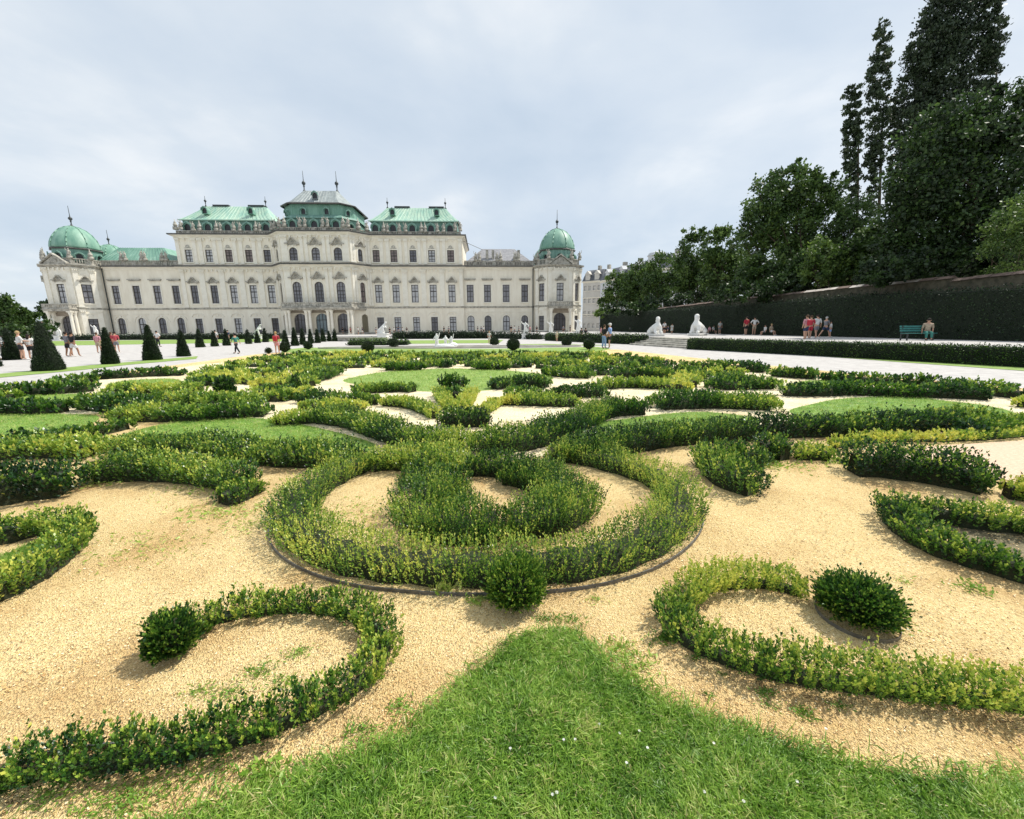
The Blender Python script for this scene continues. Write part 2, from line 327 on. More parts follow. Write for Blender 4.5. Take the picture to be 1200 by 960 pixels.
# window kinds -> shared meshes; frame origin at bottom middle on the wall line, facing -y
WK = {}
def window_meshes(kind, w, h, ah, cols=2, rows=(0.62,), bar=0.14):
    m = MB(); t = 0.09; y0, y1 = 0.20, 0.30
    z1 = h
    def top(u): return (h-ah)+ah*math.sqrt(max(0, 1-(2*u/w)**2)) if ah else h
    m.box(-w/2, -w/2+t*1.6, y0, y1, 0, h-ah); m.box(w/2-t*1.6, w/2, y0, y1, 0, h-ah); m.box(-w/2+t*1.6, w/2-t*1.6, y0, y1, 0, t*1.5)
    if ah:
        ar, ai = arc(0, w, h-ah, ah), arc(0, w-t*3, h-ah, ah-t*1.5)
        for k in range(len(ar)-1): m.extr([ar[k], ar[k+1], ai[k+1], ai[k]], y0, y1)
    else: m.box(-w/2+t*1.6, w/2-t*1.6, y0, y1, h-t*1.5, h)
    for c in range(1, cols): u = -w/2+w*c/cols; m.box(u-bar/2, u+bar/2, y0+0.01, y1-0.01, t*1.5, top(u)-t*1.5)
    for i, r in enumerate(rows):
        z = h*r; b = bar*(1.5 if i == 0 else 0.7); m.box(-w/2+t*1.6, w/2-t*1.6, y0-0.02, y1-0.02, z-b/2, z+b/2)
    fm = m.mesh('window_'+kind, MT['frame'])
    pl = [(-w/2, 0), (w/2, 0)]+(arc(0, w, h-ah, ah) if ah else [(w/2, h), (-w/2, h)])
    gl = []
    for g in 'abcd':
        q = MB(); q.add([(x, 0.27, z) for x, z in pl], [tuple(range(len(pl)))]); gl.append(q.mesh('pane_'+kind, MT['glass_'+g]))
    # sill + surround
    s = MB(); s.box(-w/2-0.3, w/2+0.3, -0.22, 0.0, -0.25, -0.02)
    for sx in (-1, 1): s.box(*sorted((sx*(w/2+0.02), sx*(w/2+0.28))), -0.10, 0.0, 0, h-ah)
    if ah:
        ar, ao = arc(0, w+0.04, h-ah, ah+0.02), arc(0, w+0.56, h-ah, ah+0.28)
        for k in range(len(ar)-1): s.extr([ar[k], ao[k], ao[k+1], ar[k+1]], -0.10, 0.0)
        s.box(-0.18, 0.18, -0.2, 0.0, h+0.02, h+0.5)
    else: s.box(-w/2-0.28, w/2+0.28, -0.10, 0.0, h+0.0, h+0.28)
    sm_ = s.mesh('surround_'+kind, MT['trim'])
    WK[kind] = (fm, gl, sm_, w, h, ah)
window_meshes('ground', 1.75, 3.75, 0, 2, (0.62, 0.3, 0.82))
window_meshes('ground_arch', 1.85, 4.05, 0.92, 2, (0.60, 0.3))
window_meshes('main', 1.8, 4.5, 0, 2, (0.63, 0.32, 0.82))
window_meshes('upper', 1.75, 3.0, 0, 2, (0.52, 0.26, 0.76))
window_meshes('hall', 2.15, 5.0, 1.07, 3, (0.56, 0.22, 0.38, 0.76))
window_meshes('oval', 2.0, 3.1, 0.95, 2, (0.52, 0.28, 0.75))
window_meshes('slit', 1.35, 5.0, 0.67, 2, (0.56, 0.3, 0.78))
window_meshes('ovalslit', 1.3, 3.0, 0.65, 2, (0.52,))
# hoods
def hood_mesh(kind):
    m = MB()
    if kind == 'flat': m.box(-1.55, 1.55, -0.55, 0, 0.42, 0.68); m.box(-1.35, 1.35, -0.25, 0, 0.2, 0.42)
    else:
        big = kind == 'big'; W = 1.75 if big else 1.45; Hh = 1.35 if big else 1.05
        def y(u): a = abs(u)/W; return 0.25+Hh*(0.5+0.5*math.cos(math.pi*min(1, a*1.35))) if a < 0.74 else 0.25
        us = [-W+2*W*k/16 for k in range(17)]
        for k in range(16):
            a, b = us[k], us[k+1]; m.extr([(a, y(a)), (b, y(b)), (b, y(b)+0.28), (a, y(a)+0.28)], -0.6, 0)
            m.extr([(a, 0.05), (b, 0.05), (b, y(b)), (a, y(a))], -0.12, 0)
        m.ball((0, -0.2, 0.25+Hh*0.35), (0.38, 0.14, 0.32), 8, 5)
        for sx in (-1, 1): m.ball((sx*W*0.6, -0.2, 0.1), (0.16, 0.12, 0.24), 6, 4)
    return m.mesh('hood_'+kind, MT['weathered'])
HOOD = {k: hood_mesh(k) for k in ('flat', 'wavy', 'big')}
def arch_hood():
    m = MB(); a, b = arc(0, 2.9, 0.0, 0.95), arc(0, 3.2, 0.0, 1.15)
    for k in range(len(a)-1): m.extr([a[k], b[k], b[k+1], a[k+1]], -0.16, 0)
    m.ball((0, -0.1, 0.45), (0.3, 0.1, 0.28), 6, 4); return m.mesh('hood_arch', MT['trim'])
HOOD['arch'] = arch_hood()
def quoin_hood():
    m = MB(); a, b = arc(0, 3.1, 0, 1.4), arc(0, 3.4, 0, 1.62)
    for k in range(len(a)-1): m.extr([a[k], b[k], b[k+1], a[k+1]], -0.14, 0)
    m.box(-2.05, -1.55, -0.14, 0, -0.2, 0.0); m.box(1.55, 2.05, -0.14, 0, -0.2, 0.0); m.box(-1.9, 1.9, -0.12, 0, 1.75, 1.9)
    return m.mesh('hood_quoin', MT['trim'])
HOOD['quoin'] = quoin_hood()
def frame_at(A, B, u):
    A = np.array(A, float); B = np.array(B, float); L = np.linalg.norm(B-A); e = (B-A)/L
    p = A+e*u; return p[0], p[1], math.atan2(e[1], e[0])
def put_window(A, B, u, z, kind, g='a', hood=None, hz=None):
    x, y, rz = frame_at(A, B, u); fm, gl, sm_, w, h, ah = WK[kind]
    o = link('window', fm, pal, (x, y, z), rz)
    link('window_pane', gl['abcd'.index(g)], o); link('window_surround', sm_, o)
    if hood: link('window_hood', HOOD[hood], o, (0, 0, h+(hz or 0.3)))
    return (u, w, z, z+h, ah)
PIL = {}
def put_pilaster(A, B, u, z0, z1, w=0.95):
    k = (round(z1-z0, 2), w)
    if k not in PIL:
        m = MB(); h = z1-z0; m.box(-w/2, w/2, -0.20, 0, 0.35, h-1.0); m.box(-w/2-0.1, w/2+0.1, -0.28, 0, 0, 0.35)
        m.box(-w/2-0.06, w/2+0.06, -0.26, 0, h-1.0, h-0.85)
        m.add([(-w/2, -0.22, h-0.85), (w/2, -0.22, h-0.85), (w/2+0.16, -0.36, h-0.18), (-w/2-0.16, -0.36, h-0.18), (-w/2, 0, h-0.85), (w/2, 0, h-0.85), (w/2+0.16, 0, h-0.18), (-w/2-0.16, 0, h-0.18)],
              [(0, 1, 2, 3), (0, 3, 7, 4), (1, 5, 6, 2), (3, 2, 6, 7)])
        m.box(-w/2-0.2, w/2+0.2, -0.40, 0, h-0.18, h-0.02)
        for sx in (-1, 0, 1): m.ball((sx*w*0.38, -0.36, h-0.5), (0.13, 0.1, 0.2), 6, 4)
        PIL[k] = m.mesh('pilaster', MT['trim'])
    x, y, rz = frame_at(A, B, u); link('pilaster', PIL[k], pal, (x, y, z0), rz)
# statue meshes for the parapets
def statue_mesh(name, seed, hgt=2.1, m_=None):
    q = random.Random(seed); m = MB(); k = hgt/2.1
    m.box(-0.42*k, 0.42*k, -0.32*k, 0.32*k, 0, 0.5*k)
    m.lathe([(0.36*k, 0.5*k), (0.30*k, 0.9*k), (0.22*k, 1.2*k), (0.30*k, 1.55*k), (0.26*k, 1.72*k), (0.09*k, 1.80*k), (0.08*k, 1.88*k)], 0, 0, 8)
    m.ball((0.03*k, -0.03*k, 2.0*k), 0.14*k, 7, 5)
    s = q.choice((-1, 1)); m.tube((s*0.26*k, 0, 1.62*k), (s*0.5*k, -0.1*k, 1.95*k), 0.08*k, 0.06*k, 5); m.tube((s*0.5*k, -0.1*k, 1.95*k), (s*0.42*k, -0.1*k, 2.4*k), 0.06*k, 0.035*k, 5)
    m.tube((-s*0.26*k, 0, 1.62*k), (-s*0.5*k, -0.08*k, 1.2*k), 0.08*k, 0.06*k, 5); m.tube((-s*0.5*k, -0.08*k, 1.2*k), (-s*0.25*k, -0.3*k, 1.0*k), 0.06*k, 0.04*k, 5)
    m.extr([(-s*0.1*k, 0.5*k), (s*0.55*k, 0.5*k), (s*0.45*k, 1.1*k), (s*0.15*k, 1.5*k)], 0.0, 0.2*k)
    return m.mesh(name, m_ or MT['weathered'], smooth=True)
STAT = [statue_mesh('parapet_statue', i, 2.2) for i in range(4)]
def trophy():
    m = MB(); m.box(-0.5, 0.5, -0.35, 0.35, 0, 0.7); m.lathe([(0.25, 0.7), (0.5, 1.0), (0.42, 1.4), (0.2, 1.55), (0.34, 1.75), (0.1, 1.95), (0.05, 2.5)], 0, 0, 9)
    return m.mesh('parapet_trophy', MT['weathered'], smooth=True)
STAT.append(trophy())
_si = [0]
def put_statue(x, y, z, rz=0, k=None):
    _si[0] += 1; link('parapet_statue', STAT[(_si[0]*7 % 5) if k is None else k], pal, (x, y, z), rz+(rnd.random()-0.5)*0.8)

# plan
LW = [(-102.9, 0.0), (-84.0, 0.0)]
b0, b1, b2, b3 = (SC-12.1, -0.4), (SC-8.2, -4.5), (SC+8.2, -4.5), (SC+12.1, -0.4)
LOW = [(-103.4, 0), (-84.0, 0), (-84.0, -0.4), b0, b1, b2, b3, (-12.6, -0.4), (-12.6, 0), (6.6, 0)]
UPP = [(-84.0, 20), (-84.0, -0.4), b0, b1, b2, b3, (-12.6, -0.4), (-12.6, 20)]
mb = MB()        # main walls
wing_l = [-100.5, -95.5, -90.5, -85.9]; bay_l = [-81.1, -76.2, -71.4, -66.5, -62.0]
wing_r = [2*SC-x for x in wing_l]; bay_r = [2*SC-x for x in bay_l]
A, B = (-103.4, 0), (-84, 0)
wall(mb, A, B, 0, 17.6, [put_window(A, B, x+103.4, 8.4, 'main', 'caca'[i], 'flat', 0.9) for i, x in enumerate(wing_l)]+[put_window(A, B, x+103.4, 0.85, 'ground_arch', 'abaa'[i], 'quoin', -0.9) for i, x in enumerate(wing_l)])
A, B = (-12.6, 0), (6.6, 0)
wall(mb, A, B, 0, 17.6, [put_window(A, B, x+12.6, 8.4, 'main', 'accc'[i], 'flat', 0.9) for i, x in enumerate(wing_r)]+[put_window(A, B, x+12.6, 0.85, 'ground_arch', 'abab'[i], 'quoin', -0.9) for i, x in enumerate(wing_r)])
for A, B, xs, g1, g2, g3 in (((-84.0, -0.4), b0, bay_l, 'aabbb', 'aabaa', 'bbdda'), (b3, (-12.6, -0.4), bay_r[::-1], 'bbbbb', 'abbab', 'ddabd')):
    ops = []
    for i, x in enumerate(xs):
        u = x-A[0]
        ops.append(put_window(A, B, u, 8.4, 'main', g1[i], 'wavy', 0.45)); ops.append(put_window(A, B, u, 0.85, 'ground', g2[i], 'arch', 0.35))
        ops.append(put_window(A, B, u, 18.55, 'upper', g3[i])); x_, y_, r_ = frame_at(A, B, u)
        mm = MB(); mm.ball((0, -0.1, 0), (0.5, 0.14, 0.42), 8, 5); mm.box(-0.75, 0.75, -0.16, 0, -0.42, -0.26); mm.build('window_keystone', MT['weathered'], pal, False, (x_, y_, 22.25), r_)
    wall(mb, A, B, 0, 25.0, ops)
    sx = sorted([x-A[0] for x in xs]); mids = [(a+b)/2 for a, b in zip(sx, sx[1:])]
    L = abs(B[0]-A[0])
    for u in mids: 
        put_pilaster(A, B, u, 7.4, 16.7, 1.25)
        for d in (-0.75, 0.75): put_pilaster(A, B, u+d, 18.0, 24.2, 0.8)
    for u in (0.6, L-0.6):
        if abs(u-sx[0]) > 1.3 and abs(u-sx[-1]) > 1.3: put_pilaster(A, B, u, 7.4, 16.7, 0.9); put_pilaster(A, B, u, 18.0, 24.2, 0.8)
# middle block
A, B = b1, b2; ops = []
for i, u in enumerate((2.85, 8.2, 13.55)):
    ops.append(put_window(A, B, u, 8.3, 'hall', 'caca'[i], 'big', 0.55)); ops.append(put_window(A, B, u, 18.3, 'oval', 'aca'[i], 'big', 0.45)); ops.append((u, 3.2, 0.0, 5.6, 1.6))
wall(mb, A, B, 0, 25.0, ops, 0.7)
for u in (0.5, 1.25, 4.95, 6.1, 10.3, 11.45, 15.15, 15.9): put_pilaster(A, B, u, 7.6, 16.7, 0.75); put_pilaster(A, B, u, 18.0, 24.2, 0.75)
for A, B in ((b0, b1), (b2, b3)):
    L = math.dist(A, B)
    wall(mb, A, B, 0, 25.0, [put_window(A, B, L/2, 8.3, 'slit', 'd', 'wavy', 0.5), put_window(A, B, L/2, 18.4, 'ovalslit', 'a', 'wavy', 0.4), (L/2, 1.8, 0, 5.4, 0.9)])
    for u in (0.45, 1.15, L-1.15, L-0.45): put_pilaster(A, B, u, 7.6, 16.7, 0.6); put_pilaster(A, B, u, 18.0, 24.2, 0.6)
wall(mb, (-84, 20), (-84, -0.4), 17.0, 25.0); wall(mb, (-12.6, -0.4), (-12.6, 20), 17.0, 25.0)
wall(mb, (-12.6, 20), (-84, 20), 0, 25); wall(mb, (6.6, 18), (-12.6, 18), 0, 17.6); wall(mb, (-84, 18), (-103.4, 18), 0, 17.6)
mb.build('wall', MT['plaster'], pal)
# floors behind openings: dark interior wall
q = MB(); q.box(b1[0]+0.5, b2[0]-0.5, -3.3, -3.2, 0, 6.5); q.build('entrance_back_wall', MT['door'], pal)
# string course, cornices, plinth
q = MB(); band(q, LOW, 6.9, 0.4); q.build('string_course', MT['weathered'], pal)
q = MB(); sweep(q, LOW, [(0.0, 0), (0.25, 0.0), (0.25, 0.62), (0.12, 0.75), (0.0, 0.77)]); q.build('plinth', MT['weathered'], pal)
q = MB(); cornice(q, LOW, 17.45, 1.0); q.build('cornice', MT['trim'], pal)
q = MB(); sweep(q, LOW, [(0.3, 17.42), (0.95, 17.34), (1.0, 17.66), (0.1, 17.78)]); q.build('cornice_flashing', MT['darkledge'], pal)
q = MB(); cornice(q, UPP, 25.0, 1.1); q.build('upper_cornice', MT['trim'], pal)
q = MB(); sweep(q, UPP, [(0.3, 24.97), (1.0, 24.94), (1.05, 25.22), (0.1, 25.32)]); q.build('upper_cornice_flashing', MT['darkledge'], pal)
# carved frieze: small consoles under both cornices
cons = MB(); cons.box(-0.16, 0.16, -0.34, 0, -0.5, 0); cons.ball((0, -0.3, -0.45), (0.15, 0.1, 0.16), 6, 4); consm = cons.mesh('frieze_console', MT['weathered'])
fr = MB()
def frieze(A, B, z, step=1.05):
    A = np.array(A, float); B = np.array(B, float); L = np.linalg.norm(B-A); e = (B-A)/L; n = np.array([e[1], -e[0]]); k = int(L/step)
    for i in range(k):
        c = A+e*(L*(i+0.5)/k); p = [c-e*0.15, c+e*0.15, c+e*0.15+n*0.32, c-e*0.15+n*0.32]; fr.prism([(a[0], a[1]) for a in p], z-0.62, z)
for a, b in ((LOW[2], b0), (b0, b1), (b1, b2), (b2, b3), (b3, LOW[7])): frieze(a, b, 16.75); frieze(a, b, 24.25, 1.5)
tag(fr.build('frieze_consoles', MT['trim'], pal), kind='stuff')
# parapets
def parapet(path, z, h, nm='parapet', posts=2.4, closed=False):
    m = MB(); sweep(m, path, [(-0.05, z), (-0.05, z+0.28), (-0.12, z+0.30)], closed); sweep(m, path, [(-0.12, z+h-0.22), (0.02, z+h-0.2), (0.02, z+h), (-0.35, z+h)], closed)
    n = len(path)
    for i in range(n if closed else n-1):
        a, b = np.array(path[i], float), np.array(path[(i+1) % n], float); L = np.linalg.norm(b-a); e = (b-a)/L; nn_ = np.array([e[1], -e[0]]); k = max(1, int(L/0.42))
        for j in range(k):
            c = a+e*(L*(j+0.5)/k)-nn_*0.18; wv = 0.30 if (j % 6 == 0) else 0.11
            m.prism([tuple(c-e*wv-nn_*0.1), tuple(c+e*wv-nn_*0.1), tuple(c+e*wv+nn_*0.1), tuple(c-e*wv+nn_*0.1)], z+0.25, z+h-0.2)
    return tag(m.build(nm, MT['weathered'], pal), kind='stuff')
parapet([(-103.2, 0.5), (-84.3, 0.5)], 17.7, 1.4); parapet([(-12.3, 0.5), (6.4, 0.5)], 17.7, 1.4)
UPI = [(-83.6, 20), (-83.6, 0), (b0[0]+0.1, 0), (b1[0]+0.2, -4.1), (b2[0]-0.2, -4.1), (b3[0]-0.1, 0), (-13.0, 0), (-13.0, 20)]
parapet(UPI, 25.2, 0.95)
for xs, sgn in ((bay_l, -1), (bay_r, 1)):
    for i, (a, b) in enumerate(zip(xs, xs[1:])):
        m_ = (a+b)/2
        if i % 2 == 0: put_statue(m_-0.8, 0.15, 26.0); put_statue(m_+0.8, 0.15, 26.0)
        else: put_statue(m_, 0.1, 26.0, 0, 4); put_statue(m_+0.9, 0.2, 25.9)
for x in (-83.6, -82.3, -13.0, -14.4): put_statue(x, 0.1, 26.3)
for u in (0.6, 5.5, 10.9, 15.8): put_statue(b1[0]+u-0.6, -4.0, 26.2); put_statue(b1[0]+u+0.6, -4.0, 26.2)
for x in (b0[0]+0.4, b3[0]-0.4, b0[0]+2, b3[0]-2): put_statue(x, -0.5 if abs(x-SC) > 11.5 else -2.2, 26.2)
for x in (-98.0, -97.1, -93.2, -92.4, -88.2, -87.3): put_statue(x, 0.4, 19.0)
for x in (-9.2, -8.3, -3.6, -2.7, 1.2, 2.0): put_statue(x, 0.4, 19.0)
# roofs
def hip(mb, x0, x1, y0, y1, z0, z1, ix, iy, curve=0.0, steps=4):
    prev = None
    for k in range(steps+1):
        t = k/steps; tt = t; g = t-curve*math.sin(math.pi*t)*0.5
        r_ = [(x0+ix*tt, y0+iy*tt), (x1-ix*tt, y0+iy*tt), (x1-ix*tt, y1-iy*tt), (x0+ix*tt, y1-iy*tt)]; z = z0+(z1-z0)*g
        cur = [(a, b, z) for a, b in r_]
        if prev: mb.add(prev+cur, [(0, 1, 5, 4), (1, 2, 6, 5), (2, 3, 7, 6), (3, 0, 4, 7)])
        prev = cur
    mb.add(prev, [(0, 1, 2, 3)])
def seams(mb, A, B, C_, D, n, r=0.05):
    """raised seams from edge AB (eave) to edge CD (ridge)"""
    A, B, C_, D = map(lambda v: np.array(v, float), (A, B, C_, D))
    for k in range(1, n):
        t = k/n; mb.tube(A+(B-A)*t, C_+(D-C_)*t, r, r, 4)
def finial(x, y, z, k=1.0, needle=4.0, nm='finial'):
    m = MB(); m.lathe([(0.75*k, 0), (0.45*k, 0.5*k), (0.18*k, 1.0*k), (0.16*k, 1.7*k), (0.34*k, 1.9*k), (0.16*k, 2.1*k), (0.62*k, 2.75*k), (0.55*k, 3.2*k), (0.18*k, 3.5*k), (0.1*k, 4.2*k), (0.05, 4.3*k+needle)], 0, 0, 8)
    return m.build(nm, MT['iron'], pal, True, (x, y, z))
def dormer(x, y, z, k=1.0, rz=0, m_='copper_dark', nm='dormer'):
    m = MB(); W = 0.95*k; m.cm = 0
    pl = [(-W, 0), (W, 0)]+[(W*math.cos(math.pi*i/8), 1.1*k+0.95*k*math.sin(math.pi*i/8)) for i in range(9)]
    pi_ = [(a*0.72, 0.12*k+b*0.84) for a, b in pl]; n = len(pl)
    vs = [(a, 0, b) for a, b in pl]+[(a, 0, b) for a, b in pi_]+[(a, 0.25, b) for a, b in pi_]+[(a, 1.6*k, b) for a, b in pl]
    fs = []
    for i in range(n):
        j = (i+1) % n; fs += [(i, j, j+n, i+n), (i+n, j+n, j+2*n, i+2*n), (i, i+3*n, j+3*n, j)]
    m.add(vs, fs); m.cm = 1; m.add([(a, 0.24, b) for a, b in pi_], [tuple(range(n))])
    m.cm = 2; m.extr([(-W*1.15, 1.05*k), (-W*0.95, 1.05*k), (-W*0.85, 1.6*k), (0, 2.1*k), (W*0.85, 1.6*k), (W*0.95, 1.05*k), (W*1.15, 1.05*k), (W*1.0, 1.85*k), (0, 2.45*k), (-W*1.0, 1.85*k)], -0.25, 0.02)
    return m.build(nm, [MT[m_], MT['door'], MT['copper_dark']], pal, False, (x, y, z), rz)
for xs, x0, x1, mtn in ((bay_l, -83.0, -60.6, 'copper_pale'), (bay_r, -36.2, -13.6, 'copper_pale')):
    m = MB(); m.box(x0+0.3, x1-0.3, 1.6, 18.0, 25.2, 28.9); m.build('attic_wall', MT['copper_dark'], pal)
    m = MB(); hip(m, x0-0.3, x1+0.3, 1.0, 12.0, 28.95, 33.4, 3.8, 5.2, 0.15)
    seams(m, (x0-0.3, 1.0, 28.98), (x1+0.3, 1.0, 28.98), (x0+3.5, 6.2, 33.43), (x1-3.5, 6.2, 33.43), 24); m.box(x0-0.35, x1+0.35, 0.95, 1.15, 28.75, 28.98)
    m.build('roof', MT[mtn], pal)
    q = MB(); q.box(x0+5.5, x0+9.5, 6.0, 7.0, 33.4, 33.8); q.box(x1-8.0, x1-4.0, 6.0, 7.0, 33.4, 33.8); q.build('roof_hatch', MT['iron'], pal)
    for x in xs: dormer(x, 0.55, 25.75, 1.12)
    for x in (x0+5.6, x1-5.6): dormer(x, 2.2, 30.6, 0.75, 0, 'copper')
    for x in (x0+3.6, x1-3.6): finial(x, 6.4, 33.3, 0.5, 0.5)
# middle roof
def octa(hw, y0, y1, ch): return [(SC-hw, y0+ch), (SC-hw+ch, y0), (SC+hw-ch, y0), (SC+hw, y0+ch), (SC+hw, y1-ch), (SC+hw-ch, y1), (SC-hw+ch, y1), (SC-hw, y1-ch)]
def tiers(mb, lv):
    prev = None
    for z, hw, y0, y1, ch in lv:
        cur = [(a, b, z) for a, b in octa(hw, y0, y1, ch)]
        if prev:
            for i in range(8): mb.add([prev[i], prev[(i+1) % 8], cur[(i+1) % 8], cur[i]], [(0, 1, 2, 3)])
        prev = cur
    mb.add(prev, [tuple(range(8))])
m = MB(); tiers(m, [(25.2, 9.4, -3.0, 14, 3.0), (28.6, 9.4, -3.0, 14, 3.0)]); m.build('attic_wall', MT['copper_dark'], pal)
m = MB(); tiers(m, [(28.45, 9.8, -3.4, 14.4, 3.1), (28.7, 9.7, -3.3, 14.3, 3.1), (29.3, 8.7, -2.4, 13.5, 2.8)]); m.build('skirt_roof', MT['copper_dark'], pal)
m = MB(); tiers(m, [(28.6, 8.4, -2.0, 13, 2.6), (31.9, 8.4, -2.0, 13, 2.6)])
for k in range(22): 
    x = SC-5.6+k*11.2/21; m.box(x-0.06, x+0.06, -2.06, -2.0, 29.3, 31.8)
m.build('upper_attic_wall', MT['copper'], pal)
m = MB(); tiers(m, [(31.75, 9.2, -2.9, 14, 2.9), (32.0, 9.3, -3.0, 14.1, 2.9), (32.25, 8.8, -2.6, 13.6, 2.8)]); m.build('eave', MT['darkledge'], pal)
m = MB(); tiers(m, [(32.15, 8.7, -2.4, 13.5, 2.7), (32.8, 7.8, -1.7, 12.3, 2.3), (34.0, 6.5, -0.4, 10.0, 1.7), (35.2, 5.3, 0.9, 8.0, 1.0), (36.2, 4.3, 2.1, 6.0, 0.4)])
seams(m, (SC-5.9, -2.35, 32.2), (SC+5.9, -2.35, 32.2), (SC-4.3, 1.7, 35.9), (SC+4.3, 1.7, 35.9), 14, 0.07); m.build('roof', MT['lead'], pal)
for x in (SC-4.1, SC+4.1): finial(x, 2.8, 35.9, 0.78, 1.8, 'spire')
for x in (SC-5.2, SC, SC+5.2): dormer(x, -3.75, 25.6, 1.12)
for x in (SC-2.8, SC+2.8): dormer(x, -2.5, 29.4, 0.75)
dormer(SC, -1.6, 33.2, 0.8, 0, 'lead')
for sx in (-1, 1): dormer(SC+sx*7.6, -1.2, 29.4, 0.65, sx*R(45)); dormer(SC+sx*8.4, -2.2, 25.7, 0.8, sx*R(45))
# wing roofs
m = MB(); hip(m, -105.5, -86.2, 1.3, 12.0, 18.8, 22.8, 4.0, 3.2); seams(m, (-105.5, 1.3, 18.85), (-86.2, 1.3, 18.85), (-101.5, 4.5, 22.85), (-90.2, 4.5, 22.85), 20); m.build('roof', MT['copper'], pal)
m = MB(); m.box(-86.5, -84.05, 4, 14, 18.6, 21.6); m.build('link_roof', MT['slate'], pal)
m = MB(); hip(m, -11.9, 6.0, 2.2, 16.0, 19.0, 23.4, 4.4, 6.2); m.build('roof', MT['slate'], pal)
for x in (-6.2, -4.6, 2.4): q = MB(); q.box(x-0.35, x+0.35, 3.4, 4.2, 19.6, 22.3); q.build('chimney', MT['weathered'], pal)
q = MB(); q.tube((-12.4, 2, 24.2), (-7.4, 5, 22.6), 0.07, 0.07, 5); q.build('roof_cable', MT['iron'], pal)
# balcony and columns of the entrance
BAL = [(b0[0]+1.6, -2.6), (b1[0]-0.3, -6.9), (b2[0]+0.3, -6.9), (b3[0]-1.6, -2.6)]
q = MB(); q.prism([*BAL[::1], (b3[0]-1.6, -0.3), (b0[0]+1.6, -0.3)], 6.55, 6.9); sweep(q, BAL, [(0, 6.3), (0.25, 6.5), (0.4, 6.72), (0.42, 6.95), (0.0, 7.0)]); q.build('balcony_slab', MT['weathered'], pal)
q = MB(); q.prism([*BAL[::1], (b3[0]-1.7, -0.5), (b0[0]+1.7, -0.5)], 6.96, 7.02); q.build('balcony_flashing', MT['darkledge'], pal)
parapet(BAL, 7.05, 1.15, 'balcony_railing')
colm = MB(); colm.box(-0.42, 0.42, -0.42, 0.42, 0, 0.5); colm.lathe([(0.38, 0.5), (0.34, 0.8), (0.33, 3.2), (0.29, 5.4), (0.42, 5.9), (0.45, 6.2)], 0, 0, 10); colm.box(-0.5, 0.5, -0.5, 0.5, 6.15, 6.5)
colme = colm.mesh('column', MT['trim'])
for u in (-8.0, -3.1, -2.2, 2.2, 3.1, 8.0, -7.2, 7.2): link('column', colme, pal, (SC+u, -6.3, 0))
for u in (-8.0, -2.65, 2.65, 8.0): link('column', colme, pal, (SC+u, -5.1, 0))
q = MB(); q.box(b1[0]+0.1, b2[0]-0.1, -4.56, -4.5, 5.7, 6.5); q.build('portico_wall', MT['niche'], pal)
door_m = MB(); W = 3.2
for c in range(5): u = -W/2+W*c/4; zt = 4.0+1.6*math.sqrt(max(0, 1-(2*u/W)**2)); door_m.box(u-0.06, u+0.06, 0.42, 0.55, 0.1, zt)
for z in (0.1, 1.2, 3.9): door_m.box(-W/2, W/2, 0.41, 0.56, z, z+0.14)
door_me = door_m.mesh('entrance_door', MT['frame'])
for i, u in enumerate((2.85, 8.2, 13.55)):
    o = link('entrance_door', door_me, pal, (b1[0]+u, -4.5, 0))
    q = MB(); pl = [(-W/2, 0), (W/2, 0)]+arc(0, W, 4.0, 1.6); q.add([(a, 0.5, b) for a, b in pl], [tuple(range(len(pl)))]); q.build('door_glass', MT['glass_'+'aba'[i]] if i != 1 else mat('entrance_glass_blue', (0.16, 0.22, 0.25), (0.28, 0.34, 0.36), 1, 0.2), o)
